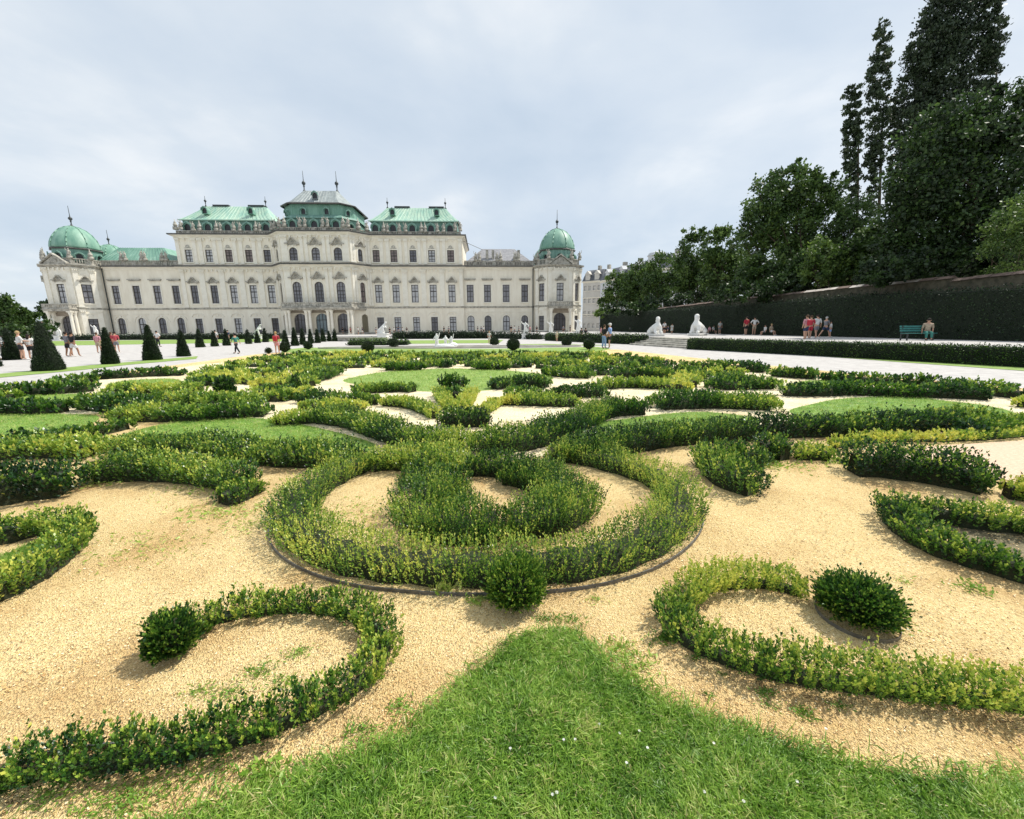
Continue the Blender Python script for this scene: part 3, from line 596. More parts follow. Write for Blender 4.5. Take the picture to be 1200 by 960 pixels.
# corner pavilions
def pavilion(cx, cy, front=True, k_=1.0):
    ap = 6.5; ROT = math.pi/8; rv = ap/math.cos(ROT)
    f_, h_ = (3.2, 6.05) if front else (3.2*k_, 6.2*k_)   # half width of the garden face, half width of the whole
    pts = [(cx+a, cy+b) for a, b in ((-f_, -h_), (f_, -h_), (h_, -f_), (h_, f_), (f_, h_), (-f_, h_), (-h_, f_), (-h_, -f_))]
    m = MB()
    for k in range(8):
        A, B = pts[k], pts[(k+1) % 8]; L = math.dist(A, B); ops = []
        vis = front and k in (0, 1, 7)
        if vis:
            ops.append(put_window(A, B, L/2, 8.4, 'main', 'bcb'[k % 3], 'wavy', 0.5))
            if k == 0: ops.append((L/2, 3.2, 0, 5.4, 1.6))
            else: ops.append(put_window(A, B, L/2, 0.9, 'ground', 'a', 'arch', 0.35))
            put_pilaster(A, B, 0.55, 7.4, 16.7, 0.9); put_pilaster(A, B, L-0.55, 7.4, 16.7, 0.9)
            if k != 0: put_pilaster(A, B, 0.55, 0.7, 6.9, 0.9); put_pilaster(A, B, L-0.55, 0.7, 6.9, 0.9)
        wall(m, A, B, 0, 17.6, ops)
        if vis: frieze_local.append((A, B))
    m.build('pavilion_wall', MT['trim'], pal)
    q = MB(); cornice(q, pts, 17.45, 1.1, True); q.build('pavilion_cornice', MT['weathered'], pal)
    q = MB(); band(q, pts, 6.9, 0.4, 0.16, True); q.build('pavilion_string_course', MT['weathered'], pal)
    q = MB(); sweep(q, pts, [(0, 0), (0.25, 0), (0.25, 0.62), (0.1, 0.75), (0, 0.77)], True); q.build('pavilion_plinth', MT['weathered'], pal)
    inner = offs(pts, -0.5, True)
    parapet([tuple(p) for p in inner], 17.6, 1.4, 'pavilion_parapet', 2.4, True)
    if not front: PED = 0
    # pediment over the front
    A, B = pts[0], pts[1]; x, y, rz = frame_at(A, B, math.dist(A, B)/2)
    q = MB(); q.extr([(-2.7, 0), (2.7, 0), (0, 1.9)], -0.35, 0.1)
    for a, b in (((-3.0, 0.0), (0, 2.15)), ((0, 2.15), (3.0, 0.0))): q.extr([a, b, (b[0], b[1]+0.32), (a[0], a[1]+0.32)], -0.75, 0.1)
    q.ball((0, -0.4, 0.75), (0.8, 0.15, 0.5), 8, 5); q.build('pediment', MT['weathered'], pal, False, (x, y, 17.5), rz)
    for p in (inner if front else []): put_statue(p[0], p[1], 18.9)
    # drum with dormers, dome
    dr = (4.35 if front else 3.4)/math.cos(ROT); zb = 21.6 if front else 20.6; kd = 0.84 if front else 0.66
    def ring(r, z): return [(cx+r*math.cos(-math.pi/2-ROT+k*math.pi/4), cy+r*math.sin(-math.pi/2-ROT+k*math.pi/4), z) for k in range(8)]
    q = MB(); a_, b_ = ring(dr, 17.8), ring(dr, zb)
    for i in range(8): q.add([a_[i], a_[(i+1) % 8], b_[(i+1) % 8], b_[i]], [(0, 1, 2, 3)])
    q.build('drum', MT['copper_dark'], pal)
    for k in range(8):
        a = -math.pi/2+k*math.pi/4
        if front and math.sin(a) < 0.1: dormer(cx+5.0*math.cos(a), cy+5.0*math.sin(a), 18.5, 0.92, a+math.pi/2)
    q = MB(); q.lathe([(5.95*kd, zb-0.3), (6.1*kd, zb-0.1), (5.8*kd, zb+0.15)], cx, cy, 8, ROT); q.build('dome_eave', MT['darkledge'], pal)
    q = MB(); prof = [(5.6, 21.9), (5.65, 22.3), (5.45, 23.3), (4.95, 24.5), (4.1, 25.7), (3.0, 26.7), (1.7, 27.35), (0.5, 27.7)]
    prof = [(r_*kd, zb+(z_-21.8)*(0.96 if front else 0.68)) for r_, z_ in prof]
    q.lathe(prof, cx, cy, 24, 0)
    for k in range(8):
        a = ROT+k*math.pi/4
        for (r1, z1), (r2, z2) in zip(prof, prof[1:]): q.tube((cx+r1*math.cos(a), cy+r1*math.sin(a), z1), (cx+r2*math.cos(a), cy+r2*math.sin(a), z2), 0.13, 0.13, 4)
    q.build('dome', MT['dome'], pal, True)
    finial(cx, cy, zb+(5.5 if front else 3.85), 0.68 if front else 0.55, 2.0 if front else 1.6)
    if front:
        A, B = pts[0], pts[1]; L = math.dist(A, B); x, y, rz = frame_at(A, B, L/2)
        q = MB(); q.box(-3.05, 3.05, -2.3, 0, 6.45, 6.85); q.box(-3.2, 3.2, -2.5, 0, 6.85, 7.0); q.build('balcony_slab', MT['weathered'], pal, False, (x, y, 0), rz)
        for u in (-2.5, 2.5): link('column', colme, pal, (x+u*math.cos(rz), y+u*math.sin(rz)-1.7, 0)); link('column', colme, pal, (x+u*math.cos(rz), y+u*math.sin(rz)-0.6, 0))
        parapet([(x-3.1, y-0.1), (x-3.1, y-2.3), (x+3.1, y-2.3), (x+3.1, y-0.1)], 7.0, 1.15, 'balcony_railing')
        o = link('entrance_door', door_me, pal, (x, y, -0.2), rz)
        q = MB(); pl = [(-W/2, 0), (W/2, 0)]+arc(0, W, 3.9, 1.6); q.add([(a, 0.5, b) for a, b in pl], [tuple(range(len(pl)))]); q.build('door_glass', MT['glass_a'], o)
        q = MB(); q.box(-2.4, 2.4, -0.04, -0.005, 5.3, 6.4); q.build('portico_wall', MT['niche'], pal, False, (x, y, 0), rz)
frieze_local = []
PLx, PRx = -109.2, 12.5
pavilion(PLx, 1.5); pavilion(PRx, 1.5); pavilion(-108.6, 10.5, False, 0.62); pavilion(11.0, 11.5, False, 0.62)
fr = MB()
for A, B in frieze_local: frieze(A, B, 16.75)
tag(fr.build('pavilion_frieze', MT['trim'], pal), kind='stuff')
for x in (-102.6, 5.9):
    q = MB(); q.tube((x, -0.35, 0), (x, -0.35, 17.0), 0.14, 0.14, 6); q.build('downpipe', MT['iron'], pal)
# gravel apron and low steps at the palace
# ------------------------------------------------------------------ promenade, lawns, terrace (flat setting)
LN = MT['lawn_far']
sheet('grass_strip', [(-60, 447), (0, 442.5), (100, 433), (150, 427.5), (230, 420.5), (232, 417.5), (100, 428.5), (0, 438), (-60, 442)], 0.0, LN)
sheet('far_grass_strip', [(330, 413.2), (420, 414.5), (560, 414.8), (700, 412.5), (716, 409), (700, 406.5), (580, 408.6), (430, 408.8), (360, 407.2), (330, 410)], 0.0, LN)
sheet('right_grass_verge', [(1260, 440), (1200, 434.5), (1050, 424), (900, 412.8), (810, 409.5), (900, 411), (1050, 420), (1260, 432)], 0.0, LN)
sheet('palace_lawn', [(40, 405.5), (250, 402.2), (330, 400), (330, 397), (40, 400)], 0.0, LN)
sheet('lawn_slope', [(406, 403.6), (585, 402), (590, 398.4), (412, 399.2)], 0.0, LN)
sheet('right_far_lawn', [(640, 406), (720, 404.5), (640, 403.0), (600, 403.5)], 0.004, LN)
# pond with grey kerb round the fountain figures
kb = MB(); cx_, cy_, _ = G(525, 408)
kp = [(cx_+11.5*math.cos(a), cy_+1.1+1.5*math.sin(a)) for a in [2*math.pi*k/40 for k in range(40)]]
ki = [(cx_+11.2*math.cos(a), cy_+1.1+1.2*math.sin(a)) for a in [2*math.pi*k/40 for k in range(40)]]
for k in range(40):
    j = (k+1) % 40; kb.add([(*kp[k], 0), (*kp[j], 0), (*kp[j], .12), (*kp[k], .12), (*ki[k], .12), (*ki[j], .12), (*ki[j], 0), (*ki[k], 0)], [(0, 1, 2, 3), (3, 2, 5, 4), (4, 5, 6, 7)])
tag(kb.build('pond', MT['stone']), 'low grey stone kerb of the shallow pond around the white figures', 'pond')
# raised terrace on the right
TZ = 0.65
T0, T1, T2 = G(1200, 427)[:2], G(808, 407.5)[:2], G(641, 398)[:2]
e_ = (np.array(T0)-T1)/np.linalg.norm(np.array(T0)-T1); Tn = np.array(T0)+e_*60; nrm = np.array([-e_[1], e_[0]])*-1
if nrm[0] < 0: nrm = -nrm
s0, s1 = G(758, 404)[:2], G(806, 407)[:2]
far = np.array(T2)+(np.array(T2)-np.array(G(700, 401)[:2]))*2.5
ins = np.array([0.75, 0.35])
tp = [Tn+ins, np.array(T1)+ins, np.array(s0)+ins*1.6+np.array([1.2, 0.6]), np.array(T2)+ins, far+ins, far+np.array([90, 10]), Tn+np.array([120, 30])]
m = MB(); m.prism([tuple(p) for p in tp][::-1], -0.1, TZ); tag(m.build('terrace', MT['gravel_white']), kind='structure')
# steps up to the terrace
st = empty('terrace_steps', (0, 0, 0), label='wide grey stone steps up to the terrace between two sphinx statues', cat='steps')
sa, sb = np.array(G(752, 404.5)[:2]), np.array(G(812, 408.5)[:2]); sdir = (sb-sa)/np.linalg.norm(sb-sa); sn = np.array([sdir[1], -sdir[0]]); sn = sn if sn[0] > 0 else -sn
for k in range(5):
    a = sa+sn*(0.42*k-0.5)-sdir*(1.2-0.2*k); b = sb+sn*(0.42*k-0.5)+sdir*(0.9-0.2*k)
    q = MB(); c, d = b+sn*(4.0-0.42*k), a+sn*(4.0-0.42*k); q.prism([tuple(a), tuple(b), tuple(c), tuple(d)], -0.05, 0.131*(k+1)); q.build('step', MT['weathered'], st)

# ------------------------------------------------------------------ box hedges of the parterre
def smooth_path(P, closed=False, step=0.05):
    P = [np.array(p[:2], float) for p in P]; n = len(P); out_ = []
    rng_ = range(n) if closed else range(n-1)
    for i in rng_:
        p0 = P[(i-1) % n] if (closed or i > 0) else P[i]; p1 = P[i]; p2 = P[(i+1) % n]; p3 = P[(i+2) % n] if (closed or i+2 < n) else p2
        k = max(2, int(np.linalg.norm(p2-p1)/step))
        for j in range(k):
            t = j/k; out_.append(0.5*((2*p1)+(-p0+p2)*t+(2*p0-5*p1+4*p2-p3)*t*t+(-p0+3*p1-3*p2+p3)*t**3))
    out_.append(P[0] if closed else P[-1]); return np.array(out_)
def to_world(pts, z): return [G(x, y, z)[:2] for x, y in pts]
NL = [0]; NEAR = []
def dist_(pl): return np.min(np.linalg.norm(pl, axis=1))
def band_core(pl, w, h, name, m_, parent, ends=True):
    t = np.gradient(pl, axis=0); t = unit(t); nn_ = np.stack([-t[:, 1], t[:, 0]], 1); n = len(pl); mb = MB()
    prof = [(-0.5, 0), (-0.46, 0.6), (-0.3, 0.92), (0.3, 0.92), (0.46, 0.6), (0.5, 0)]; k = len(prof); vs = []
    for i in range(n):
        for u, v in prof: j_ = 1+0.12*math.sin(i*1.7+u*9); q = pl[i]+nn_[i]*u*w*j_; vs.append((q[0], q[1], v*h*j_-0.003))
    fs = [(i*k+j, i*k+j+1, (i+1)*k+j+1, (i+1)*k+j) for i in range(n-1) for j in range(k-1)]+[tuple(range(k)), tuple((n-1)*k+j for j in range(k))[::-1]]
    mb.add(vs, fs); return mb.build(name, m_, parent, True)
def hedge(pts, w, h, tone, label, px=True, closed=False, dens=1.0, gaps=0.0, edging=None, group='clipped box hedges of the parterre', cat='hedge', name='box_hedge', yellow=0.0, cen=None):
    """pts follow the middle of the hedge; tone 0 dark .. 1 yellow-green"""
    if px and sum(y for _, y in pts)/len(pts) < 512 and w > 0.2: h, w = h*0.84, w*0.80     # sheared low
    P = to_world(pts, h*0.5) if px else pts
    pl = smooth_path(P, closed, 0.04 if w < 0.25 else 0.08)
    seg = np.linalg.norm(np.diff(pl, axis=0), axis=1); cum = np.concatenate([[0], np.cumsum(seg)]); L = cum[-1]
    if dist_(pl) < 6: NEAR.append((pl, w))
    c = pl.mean(axis=0); root = empty(name, (0, 0, 0), label=label, cat=cat, group=group)
    dist = max(1.2, np.min(np.linalg.norm(pl, axis=1)))
    lf = max(0.0155, 0.0053*dist)           # leaf length grows with distance
    area = L*(w+1.3*h); n_l = int(area*(4.3 if dist < 2.6 else 3.1)/(lf*lf*0.5)*dens); n_l = min(n_l, 66000)
    lps = 13 if dist < 4.5 else 9; ns = max(12, n_l//lps)
    s = rng.random(ns)*L
    if gaps:          # single plants with thin places between them
        ph = s/0.115+0.35*np.sin(s*5.1+len(pts)); s = s[(np.abs((ph % 1.0)-0.5)*2 < 1.0-0.55*rng.random(ns)*gaps*2)]; ns = len(s)
    u = rng.uniform(-1, 1, ns); u = np.sign(u)*np.abs(u)**0.8
    i = np.clip(np.searchsorted(cum, s)-1, 0, len(pl)-2); f = ((s-cum[i])/np.maximum(seg[i], 1e-6))[:, None]
    base = pl[i]*(1-f)+pl[i+1]*f; t = unit(pl[i+1]-pl[i]); nr = np.stack([-t[:, 1], t[:, 0]], 1)
    xy = base+nr*(u*w*0.46)[:, None]
    bump_ = 0.78+0.34*vnoise(xy, 2.2/max(h*4, .5), len(pts))+0.22*(vnoise(xy, 14/max(1, w*4), 3)-0.5)
    endf = np.minimum(1, 0.55+np.minimum(s, L-s)/(w*0.5)*0.45) if not closed else 1.0
    if gaps: bump_ = bump_*(0.78+0.45*np.abs(np.cos(math.pi*(s/0.115+0.35*np.sin(s*5.1+len(pts))))))
    hh = h*bump_*(1-0.28*np.abs(u)**3)*endf*(1+0.22*np.abs(rng.normal(0, 0.6, ns)))
    hh = hh*np.where(rng.random(ns) > 0.93, 1.22, 1.0); sprig = rng.normal(0, 0.13 if dist < 7 else 0.07, ns)
    lean = nr*(u*0.34)[:, None]+rng.normal(0, 0.15, (ns, 2))
    # leaves spread along each sprig (upper part denser)
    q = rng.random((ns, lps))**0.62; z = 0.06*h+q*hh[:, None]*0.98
    X = xy[:, None, :]+lean[:, None, :]*z[:, :, None]
    Pp = np.concatenate([X, z[..., None]], 2).reshape(-1, 3)
    ang = rng.random(len(Pp))*2*math.pi; up = 0.75+1.2*q.ravel()**3
    D = np.stack([np.cos(ang), np.sin(ang), up], 1); D[:, :2] += np.repeat(nr*(u*0.5)[:, None], lps, 0)
    D[:, :2] += np.repeat(lean, lps, 0)
    big = vnoise(Pp, 1.3, 5); fine = vnoise(Pp, 5.0, 9)
    tint = tone*0.62+(0.09 if dist < 7 else 0.15)+(big-0.5)*0.42+(fine-0.5)*0.25+(0.62 if dist < 7 else 0.42)*(q.ravel()**3)*np.repeat(rng.random(ns), lps)+np.repeat(sprig, lps)+rng.normal(0, 0.06, len(Pp))  # brighter sprig tips: young growth, plus light and shade put into the tint
    if yellow: tint = tint+yellow*1.2*np.clip((vnoise(Pp, 1.6, 2)-0.42)*4, 0, 1)
    tint = np.where(rng.random(len(Pp)) < 0.004, 1.0, tint)
    LL = lf*(0.75+0.6*rng.random(len(Pp)))
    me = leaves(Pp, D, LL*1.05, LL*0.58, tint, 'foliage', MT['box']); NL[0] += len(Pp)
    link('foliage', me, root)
    kk = max(1, int(0.42*w/max(1e-3, seg.mean()))) if not closed else 0; pc = pl[kk:len(pl)-kk] if len(pl) > 2*kk+4 else pl
    band_core(pc[::max(1, len(pc)//160)] if len(pc) > 160 else pc, w*(0.62 if not gaps else 0.4), h*(0.70 if not gaps else 0.4), 'twigs', MT['core'], root)
    if edging is not None:
        ep = pl[int(edging[0]*len(pl)):int(edging[1]*len(pl))]; t = unit(np.gradient(ep, axis=0)); n_ = np.stack([-t[:, 1], t[:, 0]], 1)*edging[2]
        a = ep+n_*(w*0.54); m = MB(); k = len(a)
        vs = [(p[0], p[1], z_) for p in a for z_ in (-0.01, 0.020)]+[(p[0], p[1], z_) for p in a-n_*0.008 for z_ in (-0.01, 0.020)]
        m.add(vs, [(2*i_, 2*i_+2, 2*i_+3, 2*i_+1) for i_ in range(k-1)]+[(2*i_+1, 2*i_+3, 2*k+2*i_+3, 2*k+2*i_+1) for i_ in range(k-1)]+[(2*k+2*i_, 2*k+2*i_+1, 2*k+2*i_+3, 2*k+2*i_+2) for i_ in range(k-1)])
        m.build('metal_edging', MT['edging'], root)
    return root
def bush(px, py, r, h, tone, label, name='box_bush', cat='bush', edging=False, px_=True, squash=1.0):
    c = G(px, py)[:2] if px_ else (px, py); root = empty(name, (0, 0, 0), label=label, cat=cat)
    dist = max(1.2, math.hypot(*c)); lf = max(0.018, 0.0052*dist); n = min(26000, int(4*math.pi*max(r, h)*r*4.6/(lf*lf*0.5))); lps = 10; ns = n//lps
    a = rng.random(ns)*2*math.pi; el = np.arccos(1-rng.random(ns)*0.98); q = (0.35+0.65*rng.random((ns, lps))**0.5)
    d = np.stack([np.cos(a)*np.sin(el), np.sin(a)*np.sin(el)*squash, np.cos(el)*h/r*0.85+0.12], 1)*(0.80+0.30*rng.random(ns)+0.18*(rng.random(ns) > 0.9))[:, None]
    Pp = (d[:, None, :]*q[..., None]*r); Pp[..., 2] += 0.10*h*(1-q); Pp = Pp.reshape(-1, 3); Pp[:, :2] *= (0.74+0.32*np.clip(Pp[:, 2:3]/h, 0, 1)); Pp = Pp+np.array([c[0], c[1], 0.015]); Pp[:, 2] = np.maximum(Pp[:, 2], 0.006)
    D = np.repeat(unit(d), lps, 0)*1.3+rng.normal(0, 0.45, (len(Pp), 3))+np.array([0, 0, 0.5])
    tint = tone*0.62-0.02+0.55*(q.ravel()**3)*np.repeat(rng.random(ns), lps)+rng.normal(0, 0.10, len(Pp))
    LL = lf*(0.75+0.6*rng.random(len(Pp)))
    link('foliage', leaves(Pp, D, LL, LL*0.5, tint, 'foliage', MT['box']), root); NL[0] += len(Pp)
    m = MB(); m.ball((c[0], c[1], h*0.42), (r*0.62, r*0.62*squash, h*0.42), 10, 7)
    for k in range(7): t = k*0.9; m.tube((c[0]+0.2*r*math.cos(t), c[1]+0.2*r*math.sin(t), 0), (c[0]+0.55*r*math.cos(t), c[1]+0.55*r*math.sin(t), h*0.6), 0.006+0.01*r, 0.004, 4)
    m.build('twigs', MT['core'], root)
    if edging:
        m = MB(); m.lathe([(r*0.82, -0.01), (r*0.82, 0.018), (r*0.81, 0.018), (r*0.81, -0.01)], c[0], c[1], 28, 0, False); m.build('metal_edging', MT['edging'], root)
    return root

# paler gravel in the middle of the parterre
MT['gravel_pale'] = gravel_mat('cream_gravel', (0.94, 0.85, 0.62), (0.82, 0.69, 0.45), (0.62, 0.49, 0.30), 30)
sheet('cream_gravel', [(-200, 470), (-60, 462), (60, 452), (230, 428), (330, 418), (700, 416), (860, 432), (1000, 446), (1300, 478), (1300, 500), (1000, 505), (760, 516), (600, 540), (480, 545), (400, 520), (200, 480), (0, 490), (-200, 500)], 0.0-0.001, MT['gravel_pale'])
# foreground
hedge([(225, 738), (245, 722), (285, 712), (318, 708), (352, 706), (390, 709), (420, 718), (443, 733), (450, 752), (440, 774), (413, 798), (370, 822), (310, 846), (250, 864), (190, 876), (130, 884), (80, 889), (30, 897), (-40, 925)], 0.15, 0.10, 0.45,
      'low thin box hedge curling from the small round bush to the lower left corner', edging=(0.86, 1.0, -1), gaps=0.35, yellow=0.12)
hedge([(945, 688), (905, 678), (868, 676), (832, 681), (803, 694), (789, 713), (797, 735), (830, 754), (880, 771), (930, 783), (990, 791), (1050, 798), (1110, 804), (1215, 816), (1290, 826)], 0.155, 0.125, 0.66,
      'thin yellowish box hedge hooking round to the wide bush in a metal ring', gaps=0.35, yellow=0.14)
bush(205, 765, 0.14, 0.235, 0.34, 'small dark round box bush at the tip of the left foreground scroll')
bush(1003, 724, 0.235, 0.225, 0.36, 'wide dark box bush standing inside a grey metal edging ring', edging=True)
bush(605, 706, 0.205, 0.29, 0.52, 'round green box bush between the lawn tip and the big ring hedge')
hedge([(-60, 632), (0, 624), (45, 614), (80, 615), (84, 628), (60, 652), (20, 676), (-50, 704)], 0.2, 0.17, 0.55, 'low hedge with a pointed end enclosing a bit of grass at the left edge', yellow=0.1)
hedge([(1260, 626), (1200, 612), (1150, 607), (1105, 600), (1065, 592), (1046, 598), (1066, 618), (1098, 635), (1135, 647), (1175, 658), (1260, 684)], 0.2, 0.17, 0.42, 'V shaped low hedge around bare soil at the right edge', yellow=0.1, edging=(0.05, 0.30, -1))
# ring and spiral
hedge([(430, 537), (395, 552), (362, 572), (345, 595), (350, 617), (380, 636), (430, 650), (500, 657), (570, 659), (640, 656), (700, 648), (750, 633), (785, 611), (797, 590), (788, 569), (760, 552), (720, 540), (680, 531), (640, 527)], 0.37, 0.22, 0.58,
      'big ring shaped box hedge, bright green, with a grey metal edge in front', edging=(0.2, 0.75, -1), yellow=0.08)
hedge([(545, 566), (512, 575), (491, 590), (502, 605), (540, 611), (590, 611)], 0.46, 0.26, 0.30, 'dark round hedge clump on the left inside the ring hedge')
hedge([(592, 609), (640, 604), (670, 594), (672, 580), (650, 566), (620, 556), (590, 550)], 0.40, 0.25, 0.5, 'lighter hedge curl on the right inside the ring hedge')
hedge([(425, 538), (460, 536), (500, 537), (548, 540)], 0.44, 0.24, 0.62, 'bright green hedge band closing the back of the ring hedge')
hedge([(470, 556), (505, 556), (545, 560)], 0.34, 0.21, 0.30, 'dark short hedge between the ring back and the left clump')
hedge([(548, 543), (585, 545), (618, 550), (640, 560)], 0.38, 0.22, 0.22, 'dark hedge piece behind the spiral centre of the ring')
# arms leaving the ring
hedge([(418, 535), (380, 533), (335, 532), (290, 528), (245, 524), (200, 522), (160, 523), (125, 524)], 0.42, 0.26, 0.34, 'long hedge arm from the ring along the front of the left oval lawn', yellow=0.08)
hedge([(650, 527), (690, 524), (735, 517), (780, 510), (830, 506), (880, 503)], 0.42, 0.28, 0.18, 'dark hedge arm from the ring along the front of the right small lawn')
hedge([(880, 502), (930, 500), (985, 499), (1040, 497), (1100, 493), (1150, 488)], 0.48, 0.34, 0.14, 'thick dark hedge along the front of the far right lawn')
# left group
hedge([(-70, 574), (0, 568), (45, 562), (96, 556)], 0.5, 0.34, 0.12, 'tall dark hedge block at the left edge with a square end')
hedge([(108, 551), (160, 548), (215, 550), (255, 556), (290, 563)], 0.3, 0.26, 0.34, 'hedge bordering the back of the big left gravel patch')
hedge([(300, 566), (278, 576), (262, 582)], 0.3, 0.17, 0.5, 'short loose hedge tip drooping onto the left gravel')
hedge([(-60, 526), (0, 526), (60, 524), (118, 524)], 0.42, 0.24, 0.5, 'mid green hedge row in front of the bright left lawn', yellow=0.1)
hedge([(-10, 520), (40, 516), (95, 508), (150, 496)], 0.36, 0.20, 0.22, 'dark hedge along the front edge of the bright left lawn')
hedge([(135, 484), (180, 485), (230, 484), (280, 481), (318, 479)], 0.6, 0.3, 0.34, 'dense hedge behind the left oval lawn', yellow=0.1)
hedge([(320, 491), (350, 490), (378, 488)], 0.36, 0.24, 0.66, 'yellowing hedge clump at the right end of the left oval lawn', yellow=0.25)
# garland behind the ring
hedge([(372, 486), (410, 491), (440, 501), (475, 511), (510, 514), (550, 517)], 0.52, 0.32, 0.42, 'left half of the sagging hedge garland behind the ring', yellow=0.08)
hedge([(550, 517), (600, 515), (640, 507), (672, 495), (700, 483), (724, 475)], 0.56, 0.36, 0.24, 'darker right half of the sagging hedge garland behind the ring')
hedge([(705, 480), (735, 478), (757, 477)], 0.45, 0.32, 0.25, 'dark hedge lump at the right end of the garland')
hedge([(515, 489), (545, 490), (574, 489)], 0.42, 0.34, 0.06, 'dark clipped hedge block at the middle of the garland')
# the V and its dark tufts
hedge([(514, 459), (521, 470), (532, 478), (545, 473), (553, 459)], 0.3, 0.24, 0.75, 'yellow green V shaped hedge on the middle axis', yellow=0.2)
hedge([(516, 448), (530, 447), (544, 448)], 0.5, 0.36, 0.06, 'upper dark tuft of the hedge pair above the V')
hedge([(523, 460), (534, 461), (543, 460)], 0.4, 0.28, 0.14, 'lower dark tuft of the hedge pair inside the V')
hedge([(448, 470), (475, 472), (495, 478), (510, 485)], 0.3, 0.24, 0.72, 'yellow green curved hedge left of the V', yellow=0.2)
hedge([(555, 484), (572, 478), (584, 470)], 0.3, 0.2, 0.75, 'short yellow green hedge right of the V', yellow=0.2)
hedge([(586, 468), (620, 469), (650, 470), (678, 470)], 0.45, 0.26, 0.78, 'long yellow hedge strip on the right behind the garland', yellow=0.25)
hedge([(412, 457), (440, 455), (470, 454), (486, 455)], 0.5, 0.26, 0.5, 'green hedge on the lower left rim of the round lawn')
hedge([(352, 465), (385, 467), (420, 468), (446, 467)], 0.5, 0.28, 0.2, 'dark hedge left of the round lawn')
hedge([(352, 474), (390, 475), (430, 474)], 0.35, 0.22, 0.7, 'yellow hedge row under the dark hedge left of the lawn', yellow=0.2)
hedge([(575, 451), (605, 448), (645, 449)], 0.6, 0.32, 0.26, 'dark green hedge on the lower right rim of the round lawn')
hedge([(590, 461), (620, 461), (645, 461)], 0.35, 0.26, 0.3, 'small dark hedge row below the lawn rim hedge on the right')
hedge([(646, 459), (680, 459), (712, 459)], 0.55, 0.30, 0.12, 'dark hedge bar right of the round lawn')
# rows round the round lawn
hedge([(449, 430), (475, 430), (498, 429)], 0.8, 0.32, 0.34, 'hedge lens at the left back of the round lawn')
hedge([(512, 427), (530, 427)], 0.7, 0.32, 0.2, 'tiny hedge lump at the back of the round lawn')
hedge([(553, 429), (580, 429), (600, 429)], 0.8, 0.32, 0.34, 'hedge lens at the right back of the round lawn')
hedge([(641, 434), (665, 437), (697, 438)], 0.9, 0.34, 0.3, 'hedge clump at the right tip of the round lawn')
hedge([(392, 434), (375, 440), (350, 446)], 0.9, 0.34, 0.3, 'hedge clump at the left tip of the round lawn')
hedge([(700, 451), (740, 449), (780, 451), (812, 452)], 0.6, 0.28, 0.62, 'long light hedge running right from the round lawn', yellow=0.2)
hedge([(716, 438), (760, 438), (800, 439)], 0.6, 0.3, 0.3, 'dark top hedge parallel to the light one on the right')
hedge([(798, 443), (806, 446), (813, 449)], 0.5, 0.3, 0.95, 'bright yellow hedge patch on the right', yellow=0.3)
# right group
hedge([(763, 471), (790, 470), (830, 469), (870, 470), (915, 472)], 0.8, 0.34, 0.34, 'broad green hedge behind the right small lawn', yellow=0.05)
hedge([(826, 449), (860, 450), (895, 449), (918, 450)], 0.9, 0.32, 0.40, 'wide hedge block on the right near the path', yellow=0.1)
hedge([(918, 457), (960, 457), (1000, 456), (1060, 458), (1110, 459), (1160, 461)], 0.45, 0.34, 0.16, 'long dark hedge behind the far right lawn')
hedge([(961, 441), (1000, 443), (1045, 446), (1090, 449), (1130, 453), (1180, 459), (1260, 468)], 0.45, 0.3, 0.24, 'outermost dark hedge row beside the right gravel path')
hedge([(818, 428), (850, 429), (880, 431), (900, 432)], 0.7, 0.34, 0.18, 'dark trimmed hedge near the right path')
hedge([(902, 436), (930, 438), (962, 440)], 0.7, 0.3, 0.34, 'patchy hedge beside the right path', yellow=0.15)
hedge([(1188, 470), (1230, 474), (1280, 480)], 0.4, 0.24, 0.8, 'yellow hedge fragment at the right edge', yellow=0.25)
hedge([(896, 538), (860, 529), (838, 534), (842, 549), (868, 560), (896, 568)], 0.34, 0.27, 0.16, 'dark comma shaped hedge on the right gravel')
hedge([(892, 523), (908, 522), (922, 525)], 0.3, 0.32, 0.12, 'tall dark hedge lump behind the comma hedge')
hedge([(928, 530), (955, 530), (978, 531)], 0.2, 0.17, 0.45, 'small mixed hedge linking two dark hedges on the right', yellow=0.2)
hedge([(975, 521), (1010, 515), (1050, 513), (1100, 513), (1150, 511), (1200, 507), (1270, 503)], 0.22, 0.13, 0.85, 'low yellow hedge line at the back of the pink soil bed', yellow=0.25, gaps=0.2)
hedge([(992, 538), (1030, 540), (1075, 545), (1120, 552), (1170, 562)], 0.38, 0.32, 0.10, 'big dark leafy hedge in front of the pink soil bed')
hedge([(1180, 570), (1215, 575), (1270, 585)], 0.26, 0.2, 0.8, 'yellow green hedge end beside the big dark hedge', yellow=0.2)
hedge([(1130, 505), (1160, 500), (1210, 495), (1270, 490)], 0.36, 0.24, 0.3, 'hedge stub at the right end of the far right lawn')
